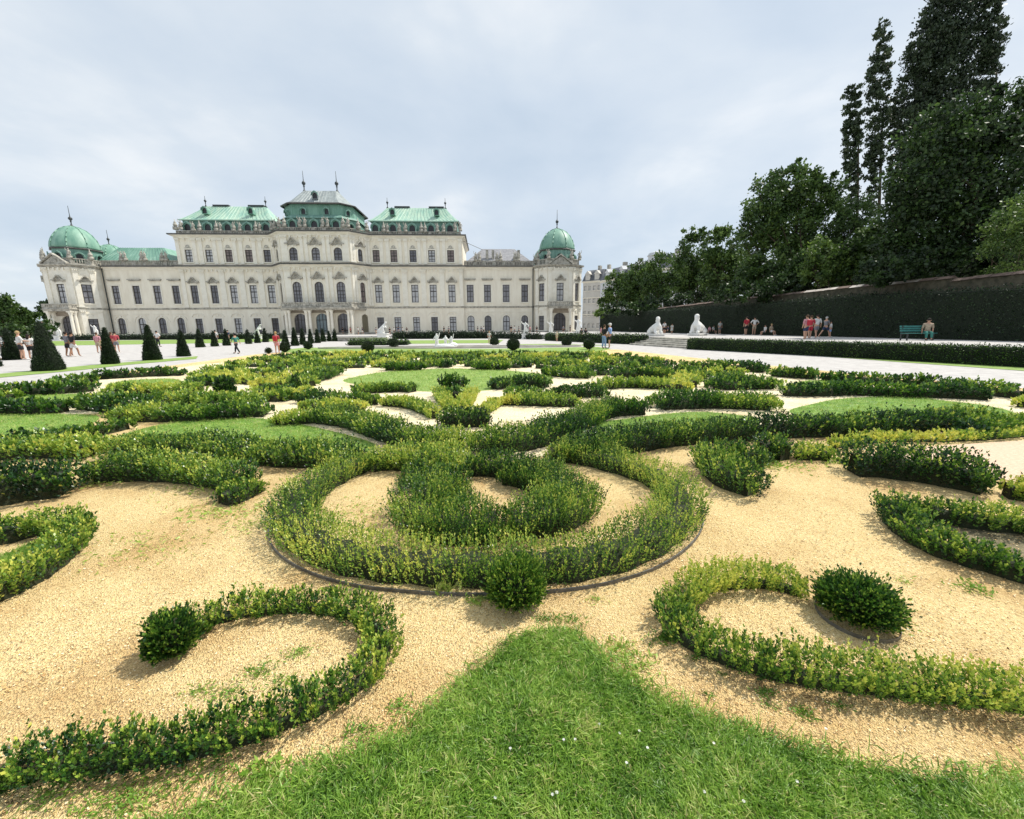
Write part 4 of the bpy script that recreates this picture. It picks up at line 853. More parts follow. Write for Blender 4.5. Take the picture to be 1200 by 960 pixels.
# left far rows
hedge([(-60, 478), (0, 477), (40, 477), (78, 476)], 0.5, 0.3, 0.22, 'dark hedge in front of the narrow left lawn')
hedge([(104, 470), (125, 472), (150, 475), (165, 476)], 1.0, 0.34, 0.2, 'dark hedge mass right of the narrow left lawn')
hedge([(-60, 462), (0, 458), (60, 456), (115, 452)], 0.6, 0.32, 0.2, 'dark hedge row behind the narrow left lawn')
hedge([(-60, 470), (-20, 466), (28, 462)], 0.4, 0.2, 0.6, 'light hedge row beside the left gravel path', yellow=0.1)
hedge([(62, 447), (90, 446), (115, 444)], 0.5, 0.3, 0.24, 'dark hedge stub beside the left gravel path')
hedge([(106, 441), (140, 439), (180, 437), (216, 436)], 0.5, 0.3, 0.26, 'dark hedge row nearest the left gravel path')
hedge([(125, 458), (160, 457), (200, 456), (235, 456)], 0.6, 0.28, 0.55, 'light hedge row in the left back of the parterre', yellow=0.2)
hedge([(170, 467), (210, 468), (250, 468), (300, 470)], 0.6, 0.28, 0.45, 'mixed hedge row above the oval lawn', yellow=0.15)
bush(264, 462.5, 0.27, 0.42, 0.08, 'dark ball shaped box bush among the left hedges')
bush(347, 458, 0.14, 0.40, 0.16, 'slim upright dark box bush left of the round lawn')
hedge([(225, 445), (262, 442), (300, 447)], 0.8, 0.24, 0.95, 'yellow hedge patch in the left back of the parterre', yellow=0.35)
hedge([(300, 466), (340, 463), (372, 460)], 0.6, 0.24, 0.8, 'yellow hedge row left of the dark ball bush', yellow=0.3)
# dense embroidery between the lawn and the far grass strip: curls and bars row by row
emb = 0
LAB = ['dark', 'mid green', 'yellow green', 'light green']; SEG = {}
def inside_free(x, y):
    if (x-525)**2/150**2+(y-441)**2/14**2 < 1: return False
    return True
_seen = {}
def uniq(s, x):
    k = _seen.get(s, 0); _seen[s] = k+1
    return s if k == 0 else s.replace('hedge scrap', ['longer', 'wavy', 'third', 'fourth', 'fifth', 'sixth', 'seventh', 'eighth', 'ninth', 'tenth', 'last'][min(k-1, 10)]+' hedge scrap')
def where(x, y):
    a = 'beside the left path' if x < 330 else 'left of the fountain' if x < 470 else 'in line with the fountain' if x < 575 else 'right of the fountain' if x < 700 else 'beside the right path'
    return a+(', nearest the grass strip' if y < 418 else ', behind the round lawn' if y < 429 else ', level with the round lawn')
for row, (yy, x0, x1, hh_) in enumerate(((415, 345, 705, .24), (417.2, 320, 735, .24), (420, 290, 770, .24), (423.2, 265, 815, .25), (427, 238, 830, .25), (431.5, 222, 845, .26), (437, 225, 860, .27), (443.5, 300, 860, .27), (450, 300, 350, .26), (456, 236, 345, .26))):
    x = x0
    while x < x1:
        ln = rnd.uniform(26, 60)*(0.7+row*0.06); xm = x+ln/2
        if inside_free(xm, yy) and inside_free(x, yy) and inside_free(x+ln, yy) and not (700 < xm < 815 and 434 < yy < 455) and not (815 < xm and yy > 436):
            d = rnd.choice((-1, 1))*rnd.uniform(0.2, 1.4)*(0.4+row*0.14); tn = rnd.choice((0, 1, 1, 2, 3)); yb = yy+(xm-525)**2*0.000022*row
            hedge([(x, yb), (x+ln*0.3, yb+d), (x+ln*0.65, yb-d*0.6), (x+ln*0.93, yb+d*0.5)], rnd.uniform(0.42, 0.66), hh_, (0.22, 0.42, 0.80, 0.6)[tn],
                  uniq('%s hedge scrap %s' % (LAB[tn], where(xm, yb)), xm), yellow=(0, 0.05, 0.22, 0.12)[tn], group='small far hedges in the parterre embroidery', dens=0.75); emb += 1
        x += ln*rnd.uniform(0.95, 1.25)
print('leaves', NL[0], 'far hedges', emb)
# ------------------------------------------------------------------ lawns with blades
def in_poly(P, poly):
    x, y = P[:, 0], P[:, 1]; c = np.zeros(len(P), bool); n = len(poly)
    for i in range(n):
        x1, y1 = poly[i]; x2, y2 = poly[(i+1) % n]
        k = ((y1 > y) != (y2 > y)) & (x < (x2-x1)*(y-y1)/((y2-y1) if y2 != y1 else 1e-9)+x1); c ^= k
    return c
def grass_blades(poly, n, L, name, parent=None, tone=0.5, edge=0.0, near=None, width=0.09):
    poly = np.array(poly, float); lo, hi = poly.min(0), poly.max(0)
    P = lo+(hi-lo)*rng.random((int(n*3), 2))
    if near is not None: d = np.linalg.norm(P, axis=1); P = P[(d < near*2.2) & (rng.random(len(P)) < np.clip((near/np.maximum(d, .1))**1.6, 0, 1))]
    J = P+rng.normal(0, edge, P.shape) if edge else P
    P = P[in_poly(J, poly)][:n]; m = len(P)
    clump = vnoise(P, 7.0, 4); cl2 = vnoise(P, 21.0, 8)
    lean = rng.normal(0, 0.75, (m, 2))+np.stack([np.sin(P[:, 0]*9+P[:, 1]*4), np.cos(P[:, 1]*8-P[:, 0]*5)], 1)*0.55
    D = np.concatenate([lean, np.full((m, 1), 0.85)], 1); Z = np.zeros((m, 1)); LL = L*(0.5+0.5*clump+0.45*rng.random(m))
    Pp = np.concatenate([P, Z], 1)
    D = unit(D); S = unit(np.cross(D, np.array([0, 0, 1.0])+rng.normal(0, .5, (m, 3)))); W = (L*width*(0.7+0.6*rng.random(m)))[:, None]; l = LL[:, None]
    mid = Pp+D*l*0.55; tip = mid+unit(D+np.array([0, 0, -0.55]))*l*0.5
    V = np.concatenate([np.stack([Pp-S*W*.5, Pp+S*W*.5, mid+S*W*.42, mid-S*W*.42], 1), np.stack([mid-S*W*.42, mid+S*W*.42, tip, tip-S*W*0.05], 1)], 0)
    t = tone+(clump-0.5)*0.45+(cl2-0.5)*0.35+rng.normal(0, 0.17, m); t = np.where(rng.random(m) < 0.035, 1.0, np.clip(t, 0, 0.93))
    return tag(link(name, np_mesh(name, V, 4, MT['grass'], np.concatenate([t, t])), parent), kind='stuff')
MT['lawn_mid'] = mat('lawn_base_mid', (0.09, 0.19, 0.03), (0.22, 0.36, 0.06), 4, 0.9, 0.6, 60, 8)
def lawn(name, pts, nb, L, base='lawn_mid', tone=0.5, z=0.0, label=None, edge=0.02):
    poly = to_world(pts, 0.0); pl = smooth_path(poly, True, 0.15)
    o = sheet(name, [tuple(p) for p in pl[:-1]], z, MT[base], px=False)
    g = grass_blades(pl, int(nb*0.85), L, 'grass', None, tone+0.15, edge); return o, g
FL = [(645, 737), (622, 741), (600, 753), (580, 770), (549, 801), (508, 841), (452, 875), (400, 895), (333, 919), (283, 941), (233, 959), (120, 1030), (1400, 1040), (1290, 935), (1200, 921), (1130, 917), (1060, 909), (975, 891), (900, 872), (825, 845), (767, 818), (722, 790), (690, 757), (668, 741)]
flp = smooth_path(to_world(FL, 0), True, 0.1)
sheet('front_lawn', [tuple(p) for p in flp[:-1]], 0.0, MT['lawn'], px=False)
grass_blades(flp, 66000, 0.052, 'grass', None, 0.54, 0.045, near=1.7, width=0.085)
lawn('oval_lawn', [(128, 517), (165, 503), (210, 494), (250, 490), (300, 490), (350, 497), (400, 508), (440, 521), (420, 531), (340, 528), (250, 520), (180, 520)], 12000, 0.055, tone=0.6)
lawn('bright_left_lawn', [(-80, 520), (-80, 486), (0, 485), (60, 485), (112, 487), (108, 496), (60, 508), (0, 516)], 9000, 0.055, tone=0.62)
lawn('narrow_left_lawn', [(-80, 474), (-60, 465), (0, 463), (60, 462), (100, 463), (104, 474), (60, 477), (0, 478)], 5000, 0.07, 'lawn_far', 0.55)
lawn('round_lawn', [(402, 446), (425, 440), (460, 435), (525, 432), (590, 434), (630, 438), (649, 443), (630, 449), (595, 455), (550, 459), (500, 459), (450, 455), (420, 451)], 9000, 0.09, 'lawn_far', 0.55)
lawn('small_right_lawn', [(655, 523), (690, 505), (705, 495), (740, 490), (790, 484), (830, 483), (870, 487), (895, 492), (870, 501), (800, 506), (720, 518), (680, 526)], 9000, 0.05, tone=0.6)
lawn('far_right_lawn', [(925, 482), (950, 474), (990, 467), (1060, 465), (1110, 470), (1160, 476), (1192, 486), (1150, 490), (1050, 494), (960, 494)], 9000, 0.06, tone=0.55)
lawn('thin_right_lawn', [(920, 452), (950, 446), (990, 447), (1010, 451), (980, 455), (925, 457)], 2500, 0.08, 'lawn_far', 0.6)
lawn('back_left_lawn', [(126, 452), (150, 446), (200, 444), (212, 448), (180, 452)], 2500, 0.08, 'lawn_far', 0.6)
lawn('left_corner_lawn', [(-60, 672), (0, 652), (40, 635), (62, 634), (45, 650), (0, 668), (-60, 690)], 6000, 0.03, tone=0.35)
sheet('pink_soil_bed', [(1010, 532), (1060, 525), (1120, 521), (1200, 516), (1300, 510), (1300, 575), (1200, 566), (1120, 552), (1060, 545)], 0.0, MT['soil'])
sheet('bare_soil', [(1075, 603), (1120, 607), (1200, 622), (1300, 650), (1300, 700), (1200, 660), (1130, 640), (1090, 622)], 0.0, mat('bare_soil', (0.10, 0.085, 0.05), (0.26, 0.22, 0.12), 12, 0.95, 0.8, 60))
dm = MB()
for k in range(16):
    x_, y_, _ = G(rnd.uniform(560, 980), rnd.uniform(850, 950)); m_z = rnd.uniform(0.028, 0.045)
    for j in range(7):
        a_ = 2*math.pi*j/7; b_ = a_+0.55; dm.add([(x_, y_, m_z), (x_+.0055*math.cos(a_), y_+.0055*math.sin(a_), m_z+.001), (x_+.0055*math.cos(b_), y_+.0055*math.sin(b_), m_z+.001)], [(0, 1, 2)])
    dm.tube((x_, y_, 0), (x_, y_, m_z), 0.0006, 0.0005, 3)
tag(dm.build('daisies', MT['marble']), kind='stuff')
# loose gravel, dry bits and weeds near the camera
def chips(n, r0, r1, size, name):
    a = rng.uniform(-1.05, 1.05, n)+math.pi/2; d = r0+(r1-r0)*rng.random(n)**1.25
    P = np.stack([d*np.cos(a), d*np.sin(a)], 1)*1.0
    P = P[~in_poly(P, flp[:-1:3])]; n = len(P); L = size*(0.5+rng.random(n)**2*1.2)
    pt = vnoise(P, 2.3, 6)
    D = np.concatenate([rng.normal(0, 1, (n, 2)), rng.normal(0, 0.25, (n, 1))], 1)
    Pp = np.concatenate([P, 0.0015+rng.random((n, 1))*0.003], 1); t = 0.55+(pt-0.5)*0.4+rng.normal(0, 0.26, n)
    up = np.tile([0, 0, 1.0], (n, 1))+rng.normal(0, 0.35, (n, 3))
    return tag(link(name, leaves(Pp, D, L, L*0.6, t, name, MT['chip'], up)), kind='stuff')
chips(90000, 0.9, 3.0, 0.0064, 'loose_gravel'); chips(45000, 2.8, 6.5, 0.0095, 'loose_gravel')
def litter(n, r0, r1, name):   # dry stalks and bark shreds
    a = rng.uniform(-1.0, 1.0, n)+math.pi/2; d = r0+(r1-r0)*rng.random(n); P = np.stack([d*np.cos(a), d*np.sin(a)], 1)
    P = P[(vnoise(P, 3.1, 3)+0.25*rng.random(len(P)) > 0.58)]; P = P[~in_poly(P, flp[:-1:3])]; n = len(P); L = 0.012+0.035*rng.random(n)**3
    D = np.concatenate([rng.normal(0, 1, (n, 2)), rng.normal(0, 0.12, (n, 1))], 1); Pp = np.concatenate([P, np.full((n, 1), 0.004)], 1)
    return tag(link(name, leaves(Pp, D, L, 0.0025+0.0*L, rng.random(n), name, MT['twig'], np.tile([0, 0, 1.0], (n, 1)))), kind='stuff')
litter(15000, 1.1, 5.5, 'dry_litter')
Q = []
for pl, w_ in NEAR:      # dead box leaves gathered along the hedge feet
    n = int(len(pl)*9); k = rng.integers(0, len(pl), n); t = unit(np.gradient(pl, axis=0)); nr = np.stack([-t[:, 1], t[:, 0]], 1)
    Q.append(pl[k]+nr[k]*(rng.choice((-1, 1), n)*w_*(0.42+np.abs(rng.normal(0, 0.32, n))))[:, None]+rng.normal(0, .02, (n, 2)))
Q = np.concatenate(Q); Q = Q[~in_poly(Q, flp[:-1:3])]; n = len(Q)
tag(link('fallen_leaves', leaves(np.concatenate([Q, 0.004+0.004*rng.random((n, 1))], 1), np.concatenate([rng.normal(0, 1, (n, 2)), rng.normal(0, .2, (n, 1))], 1), 0.008+0.012*rng.random(n), 0.006, rng.random(n)**1.5, 'fallen_leaves', leafmat('dead_leaf', [(0, (0.05, 0.03, 0.015)), (0.5, (0.20, 0.11, 0.05)), (1, (0.42, 0.30, 0.14))], 0.8, 0), np.tile([0, 0, 1.0], (n, 1))+rng.normal(0, .3, (n, 3)))), kind='stuff')
def weed_patch(px, py, r, n, L, tone, flat=0.6):
    c = G(px, py)[:2]; P = c+rng.normal(0, r*0.5, (n, 2))*np.array([1.6, 1.0]); m = n
    D = np.concatenate([rng.normal(0, 1, (m, 2)), np.abs(rng.normal(0, flat, (m, 1)))], 1); t = np.clip(tone+rng.normal(0, 0.15, m), 0, 0.92)
    return P, D, L*(0.5+rng.random(m)), t
ws = [weed_patch(x, y, r, n, L, t, f) for x, y, r, n, L, t, f in (
    (640, 725, .05, 160, .018, .3, .3), (668, 728, .06, 160, .018, .35, .3), (815, 772, .02, 60, .014, .15, .2), (845, 790, .015, 40, .012, .15, .2), (898, 812, .03, 110, .016, .3, .3), (900, 826, .03, 80, .014, .25, .3), (942, 836, .035, 130, .017, .4, .3), (984, 828, .03, 80, .015, .2, .3),
    (870, 756, .02, 50, .014, .15, .2), (760, 756, .02, 40, .012, .1, .2), (780, 748, .05, 260, .022, .2, .6), (830, 815, .02, 40, .014, .3, .3), (740, 775, .08, 260, .024, .75, .4), (725, 758, .06, 160, .024, .8, .6), (740, 795, .06, 160, .02, .7, .3),
    (350, 765, .05, 130, .018, .5, .3), (305, 786, .05, 140, .018, .4, .3), (270, 812, .06, 160, .018, .45, .3), (232, 810, .05, 120, .016, .5, .3), (330, 800, .05, 120, .016, .5, .3), (240, 905, .09, 300, .018, .35, .3), (130, 945, .10, 500, .016, .5, .3), (60, 935, .08, 260, .016, .4, .3), (170, 925, .09, 260, .016, .45, .3),
    (310, 905, .05, 160, .03, .6, .8), (420, 858, .05, 130, .02, .35, .3), (470, 828, .04, 100, .02, .5, .3), (230, 868, .06, 160, .02, .3, .4), (115, 565, .2, 300, .04, .85, .5), (260, 600, .25, 260, .04, .9, .4), (300, 615, .2, 200, .03, .9, .4), (900, 545, .25, 300, .05, .7, .9), (990, 543, .2, 160, .06, .7, 1.2),
    (1085, 610, .12, 120, .04, .4, 1.2), (1140, 690, .08, 100, .03, .5, .6), (1060, 682, .06, 60, .02, .8, .4), (520, 690, .06, 90, .05, .95, 1.5), (560, 704, .05, 80, .03, .9, .5), (700, 703, .05, 60, .02, .9, .3), (440, 600, .35, 400, .03, .93, .3), (170, 640, .3, 300, .03, .97, .5), (250, 570, .3, 200, .04, .95, .6))]
P = np.concatenate([w_[0] for w_ in ws]); D = np.concatenate([w_[1] for w_ in ws]); L = np.concatenate([w_[2] for w_ in ws]); T = np.concatenate([w_[3] for w_ in ws])
Pp = np.concatenate([P, np.full((len(P), 1), 0.004)], 1)
tag(link('weeds', leaves(Pp, D, L, L*0.32, T, 'weeds', MT['grass'])), kind='stuff')

# ------------------------------------------------------------------ clipped yews and hedges with a leafy skin
def skin_leaves(mb, n, L, mt='yew', push=0.5, name='foliage', rough=1.0, spread=0.0):
    V = np.array(mb.v); T = []
    for f in mb.f:
        for k in range(1, len(f)-1): T.append((f[0], f[k], f[k+1]))
    T = np.array(T); a, b, c = V[T[:, 0]], V[T[:, 1]], V[T[:, 2]]; nr = np.cross(b-a, c-a); A_ = np.linalg.norm(nr, axis=1)/2; nr = unit(nr)
    ok = nr[:, 2] > -0.7; A_ = A_*ok; i = rng.choice(len(T), n, p=A_/A_.sum()); r1, r2 = rng.random((2, n)); q = np.sqrt(r1)
    P = a[i]*(1-q)[:, None]+b[i]*(q*(1-r2))[:, None]+c[i]*(q*r2)[:, None]
    cen = V.mean(0); No = nr[i]; P = P+No*(L*rng.normal(0, 0.5+spread, n))[:, None]; P[:, 2] = np.maximum(P[:, 2], 0.01)
    D = No*push+rng.normal(0, 0.6, (n, 3))+np.array([0, 0, 0.45]); LL = L*(0.7+0.6*rng.random(n))
    P3 = np.stack([P[:, 0]+P[:, 2]*0.6, P[:, 1]+P[:, 2]*0.8], 1)
    t = 0.42+(vnoise(P3, 0.9/max(L*6, .3), 3)-0.5)*0.5+rng.normal(0, 0.20, n)
    return leaves(P, D, LL, LL*0.5, t, name, MT[mt])
def pyr_mb(r, h, tw=0.09, rot=0.5):
    m = MB(); c, s_ = math.cos(rot), math.sin(rot); rings = [(0.96, 0.0), (1.0, 0.06), (0.56, 0.50), (tw+0.04, 0.96), (tw*0.6, 1.0)]; vs = []
    sq = [(-1, -.7), (-.7, -1), (.7, -1), (1, -.7), (1, .7), (.7, 1), (-.7, 1), (-1, .7)]
    for k, z in rings:
        for a, b in sq: vs.append(((a*c-b*s_)*k*r, (a*s_+b*c)*k*r, z*h))
    fs = [(i*8+j, i*8+(j+1) % 8, (i+1)*8+(j+1) % 8, (i+1)*8+j) for i in range(len(rings)-1) for j in range(8)]+[tuple(range(32, 40))]
    return m.add(vs, fs)
def depth_at(px, py, z=0): return float((G(px, py, z)-CAM)@FW)
def topiary(px, py, top, wpx, label, ball=False):
    p = G(px, py); dp = depth_at(px, py); r = wpx/2*dp/F
    if ball: h = 2*r; m = MB(); m.ball((0, 0, r), (r, r, r*0.98), 14, 10)
    else:
        d = ray(px+ (px-600)*0.0, top); h = (CAM+d*(p[1]/d[1]))[2]; m = pyr_mb(r*0.61, h)
    o = empty('topiary_ball' if ball else 'topiary_pyramid', (p[0], p[1], 0), label=label, cat='topiary', group='clipped yew balls round the far grass strip' if ball else 'clipped yew pyramids along the promenade')
    body = m.mesh('clipped_body', MT['yewcore'], True); link('clipped_body', body, o)
    L = max(0.030, 0.0024*dp); n = int(min(14000, 4.2*(2*math.pi*r*h)/(L*L*0.5))); link('foliage', skin_leaves(m, n, L), o)
    return o
pyrs = [(58, 434, 376, 38, 'biggest dark yew pyramid, nearest, at the left edge of the grass strip'), (130, 426.5, 384, 21, 'second yew pyramid of the grass strip with red dressed people behind it'), (179, 421.8, 381, 24, 'third yew pyramid of the grass strip, before a man in white'), (215.5, 417.5, 387, 17, 'last yew pyramid on the end of the left grass strip'),
        (15, 421.5, 386, 21, 'yew pyramid across the promenade at the far left edge of the photo'), (-12, 430, 380, 26, 'yew pyramid mostly cut by the left border of the photo'),
        (235, 407, 385.5, 10.5, 'first of the far row of small yew pyramids below the palace'), (252, 406, 388, 8.5, 'narrow small yew pyramid second in the far row'), (266, 405, 386, 9, 'small yew pyramid third in the far row'), (291.5, 403, 386.5, 8.5, 'small yew pyramid left of the white statue group'), (302, 402, 388, 7, 'tiny yew pyramid under the white statue group'), (311.3, 401, 385, 7, 'small yew pyramid right of the white statue group'),
        (335, 405.5, 387, 9.5, 'small yew pyramid beside the person in a red top'), (346, 405.2, 384, 10, 'small yew pyramid left of the palace entrance'), (355.3, 404, 385, 8, 'small yew pyramid before the left entrance arch'), (364.5, 402.5, 386, 7.5, 'small yew pyramid between two entrance arches'), (372.5, 402, 385.5, 7, 'small yew pyramid before the middle entrance arch'), (379, 400.5, 385, 7, 'small yew pyramid right of the middle entrance arch'), (386, 400, 388, 5.5, 'tiniest yew pyramid before the right entrance arch'), (392.5, 400, 386, 6.5, 'last small yew pyramid of the far row on the right')]
for a in pyrs: topiary(*a)
for a in [(334, 412.8, 0, 10.5, 'dark yew ball at the left end of the far grass strip'), (361.5, 409.5, 0, 8.5, 'small yew ball behind the left end of the grass strip'), (431.5, 413.5, 0, 12.5, 'large yew ball left of the pond, nearer of two'), (461.5, 407.5, 0, 9.5, 'smaller yew ball left of the pond, farther back'), (579.5, 405.3, 0, 9, 'small yew ball right of the pond, farther back'), (601.5, 411, 0, 13.5, 'largest yew ball right of the pond'), (664, 406.2, 0, 9.8, 'yew ball by the right path, left of a pair'), (690, 409.5, 0, 11.5, 'yew ball next to the couple in light blue'), (315, 414.5, 0, 6, 'little low yew ball near the left path end')]: topiary(*a, ball=True)
def hedge_box(line, w, h, n, L, name, label, z0=0.0, cat='hedge', group=None, mt='yew', tops=None):
    """clipped hedge along a line of world points; h may vary (tops)"""
    P = [np.array(p[:2], float) for p in line]; hs = tops or [h]*len(P); m = MB(); n_ = len(P); rows = [offs([tuple(p) for p in P], o) for o in (-w/2, -w/2+0.04, w/2-0.04, w/2)]; vs = []
    for i in range(n_):
        for j, dz in ((0, 0), (0, hs[i]-0.06), (1, hs[i]), (2, hs[i]), (3, hs[i]-0.06), (3, 0)): vs.append((rows[j][i][0], rows[j][i][1], z0+dz))
    fs = [(i*6+j, (i+1)*6+j, (i+1)*6+j+1, i*6+j+1) for i in range(n_-1) for j in range(5)]+[tuple(range(6))[::-1], tuple((n_-1)*6+j for j in range(6))]
    m.add(vs, fs); o = empty(name, (0, 0, 0), label=label, cat=cat, group=group); b = m.mesh('clipped_body', MT['yewcore']); b.validate()
    link('clipped_body', b, o)
    # orient sampling normals outward by distance from centre line
    V = np.array(m.v); fl = []
    for f in m.f:
        c = V[list(f)].mean(0); nn_ = np.cross(V[f[1]]-V[f[0]], V[f[2]]-V[f[0]]); k = int(np.argmin([np.linalg.norm(c[:2]-(P[i]+P[i+1])/2) for i in range(n_-1)])); cc = np.append((P[k]+P[k+1])/2, z0+h*0.4)
        e = P[k+1]-P[k]; e = e/np.linalg.norm(e); v = c-cc; v[:2] -= e*(v[:2]@e)
        fl.append(f if nn_@v > 0 else f[::-1])
    m.f = fl; link('foliage', skin_leaves(m, n, L, mt, spread=0.5 if h > 2 else 0.15), o); return o
MT['lowhedge'] = leafmat('low_hedge_leaf', [(0, (0.010, 0.028, 0.006)), (0.45, (0.035, 0.085, 0.014)), (1, (0.15, 0.24, 0.04))], 0.5, 0.22)
def GP(l, z=0): return [G(x, y, z)[:2] for x, y in l]
hedge_box(GP([(1300, 436), (1200, 430), (1000, 419), (808, 409)]), 0.55, 0.70, 26000, 0.075, 'low_hedge', 'long clipped knee-high hedge in front of the right terrace', mt='lowhedge')
hedge_box(GP([(757, 404), (700, 401.7), (641, 399)]), 0.6, 0.80, 7000, 0.14, 'low_hedge', 'clipped low hedge between the palace corner and the terrace steps', mt='lowhedge')
hedge_box(GP([(60, 399), (200, 398), (330, 397.2)]), 1.0, 0.75, 6000, 0.25, 'low_hedge', 'dark low hedge in front of the left palace wing')
hedge_box(GP([(462, 397.3), (520, 397), (578, 396.6)]), 1.0, 0.8, 5000, 0.25, 'low_hedge', 'dark low hedge in front of the right palace wing')
hedge_box(GP([(410, 404.8), (478, 404.2)]), 0.8, 0.35, 1500, 0.2, 'low_hedge', 'very low hedge below the lawn slope left of the pond', mt='lowhedge')
hedge_box(GP([(582, 396.6), (632, 397.8)]), 1.0, 0.6, 1500, 0.25, 'low_hedge', 'short dark hedge near the right corner pavilion')
HB = [(1290, 402.5), (1200, 400), (1000, 395), (900, 392.7), (820, 391), (760, 389.5), (705, 388)]
def zat(base, py):
    p = G(*base, TZ); d = ray(base[0], py); return (CAM+d*(p[1]/d[1]))[2]
ht = [zat(b, y)-TZ for b, y in zip(HB, (332, 338, 347, 356, 361, 365, 368))]
hedge_box([G(x, y, TZ)[:2] for x, y in HB], 1.0, 3.3, 60000, 0.13, 'tall_hedge', 'tall dark clipped hedge wall running along the right terrace', TZ, tops=ht)
# old garden wall behind the tall hedge
gw = empty('garden_wall', (0, 0, 0), label='old brick garden wall with weathered red tile coping behind the tall hedge', cat='wall')
WB = [G(x, y, TZ)[:2]+np.array([1.6, 0.2]) for x, y in HB[1:6]]
wt = [zat(b, y) for b, y in zip(HB[1:6], (321, 335.5, 347, 356, 363))]
m = MB(); c = MB(); cap = []
for i in range(len(WB)-1):
    a, b = WB[i], WB[i+1]; e = unit(b-a); nn_ = np.array([e[1], -e[0]])*0.2; L_ = np.linalg.norm(b-a); k = max(1, int(L_/4))
    for j in range(k):
        p, q = a+(b-a)*j/k, a+(b-a)*(j+1)/k; z1, z2 = wt[i]+(wt[i+1]-wt[i])*j/k+.1, wt[i]+(wt[i+1]-wt[i])*(j+1)/k+.1; zt = (z1+z2)/2
        m.add([(*(p-nn_), 0), (*(q-nn_), 0), (*(q-nn_), zt), (*(p-nn_), zt), (*(p+nn_), 0), (*(q+nn_), 0), (*(q+nn_), zt), (*(p+nn_), zt)], [(0, 1, 2, 3), (5, 4, 7, 6), (3, 2, 6, 7), (4, 0, 3, 7), (1, 5, 6, 2)])
        pp, qq = p, q; n2 = nn_*1.7; tiles = max(2, int(np.linalg.norm(q-p)/1.0))
        for t_ in range(tiles):
            u, v = p+(q-p)*t_/tiles, p+(q-p)*(t_+0.94)/tiles; cc = MB(); dz = rnd.uniform(-.02, .02)
            cc.add([(*(u-n2), zt+dz), (*(v-n2), zt+dz), (*v, zt+.2+dz), (*u, zt+.2+dz), (*(u+n2), zt+dz), (*(v+n2), zt+dz)], [(0, 1, 2, 3), (3, 2, 5, 4), (0, 3, 4), (1, 5, 2), (0, 4, 5, 1)])
            cap.append(cc)
m.build('wall_face', MT['brick'], gw)
MT['tile_pale'] = mat('highlight_tile', (0.42, 0.36, 0.31), (0.66, 0.60, 0.54), 2, 0.85, 0.3, 10)  # highlights on one stretch of coping, painted in as a paler tile colour
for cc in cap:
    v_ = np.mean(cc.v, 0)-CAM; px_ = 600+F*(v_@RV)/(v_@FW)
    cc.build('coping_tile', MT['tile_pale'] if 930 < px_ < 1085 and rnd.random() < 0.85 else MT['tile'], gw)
# ------------------------------------------------------------------ trees
def lobe(px, py, rx, ry, Y, ryd=None):
    c = AT(px, py, Y); dp = float((c-CAM)@FW); return (c, rx*dp/F, (ryd or rx)*dp/F*0.8, ry*dp/F)
def tree(label, lobes, trunk, Y, n, L, mt='tree', name='broadleaf_tree', cat='tree', group=None, tone=0.45, limbs=True, tr=0.3, clump=0.26, up=0.3, ground_z=0.0, ltrunk=None):
    lobes = [lobe(*l[:4], l[4] if len(l) > 4 else Y) for l in lobes]
    b = AT(trunk, 385, Y); base = np.array([b[0], b[1], ground_z]); root = empty(name, tuple(base), label=label, cat=cat, group=group)
    wts = np.array([l[1]*l[3]+l[1]*l[2] for l in lobes]); wts /= wts.sum(); P = []; T = []; CC = []
    for (c, a, b_, h), wt_ in zip(lobes, wts):
        m = int(n*wt_*(1.15 if mt == 'tree' else 1.0)); cr = clump*min(a, h)*1.0; nc = max(8, int(m/55)); d = unit(rng.normal(size=(nc, 3))); rad = 0.45+0.55*rng.random(nc)**0.45
        cc = c+d*rad[:, None]*np.array([a, b_, h])*(0.9+0.22*rng.random((nc, 1))); CC.append(cc); k = rng.integers(0, nc, m)
        cs = 0.6+0.8*rng.random(nc); q = cc[k]+rng.normal(0, 0.5, (m, 3))*cr*cs[k][:, None]*np.array([1, 1, 0.75]); P.append(q)
        T.append(tone+(rng.random(nc)[k]-0.5)*0.45+rng.normal(0, 0.12, m))
    P = np.concatenate(P)-base; T = np.concatenate(T); P[:, 2] = np.maximum(P[:, 2], 0.2); m = len(P)
    D = rng.normal(0, 0.8, (m, 3))+np.array([0, 0, up]); LL = L*(0.6+0.8*rng.random(m))
    link('crown', leaves(P, D, LL*1.1, LL*0.72, T, 'crown', MT[mt]), root)
    tk = MB(); top = np.mean([l[0] for l in lobes], 0)-base; h0 = max(1.0, top[2]*0.5); tk.tube((0, 0, -0.2), (top[0]*0.15, top[1]*0.15, h0*0.6), tr, tr*0.75, 8); tk.tube((top[0]*0.15, top[1]*0.15, h0*0.6), (top[0]*0.8, top[1]*0.8, top[2]), tr*0.75, tr*0.25, 7)
    if limbs:
        j = np.array([top[0]*0.3, top[1]*0.3, h0*0.8]); allc = np.concatenate(CC)-base
        for c in allc[rng.integers(0, len(allc), min(26, 6+len(lobes)*4))]:
            mid = (j+c)/2+rng.normal(0, 0.08, 3)*np.linalg.norm(c-j); tk.tube(j, mid, tr*0.35, tr*0.2, 5); tk.tube(mid, c, tr*0.2, tr*0.06, 4)
    tk.build('trunk', MT['bark'], root, True); return root
BK = 'trees rising behind the tall hedge'
tree('bright low tree at the far end of the hedge, nearest the palace', [(722, 338, 15, 18), (738, 338, 14, 20), (712, 352, 10, 13)], 722, 108, 6500, 0.5, tone=0.62, group=BK)
tree('rounded tree before the pale city building', [(750, 328, 17, 20), (760, 340, 16, 22), (742, 350, 16, 15)], 748, 100, 7500, 0.5, tone=0.55, group=BK)
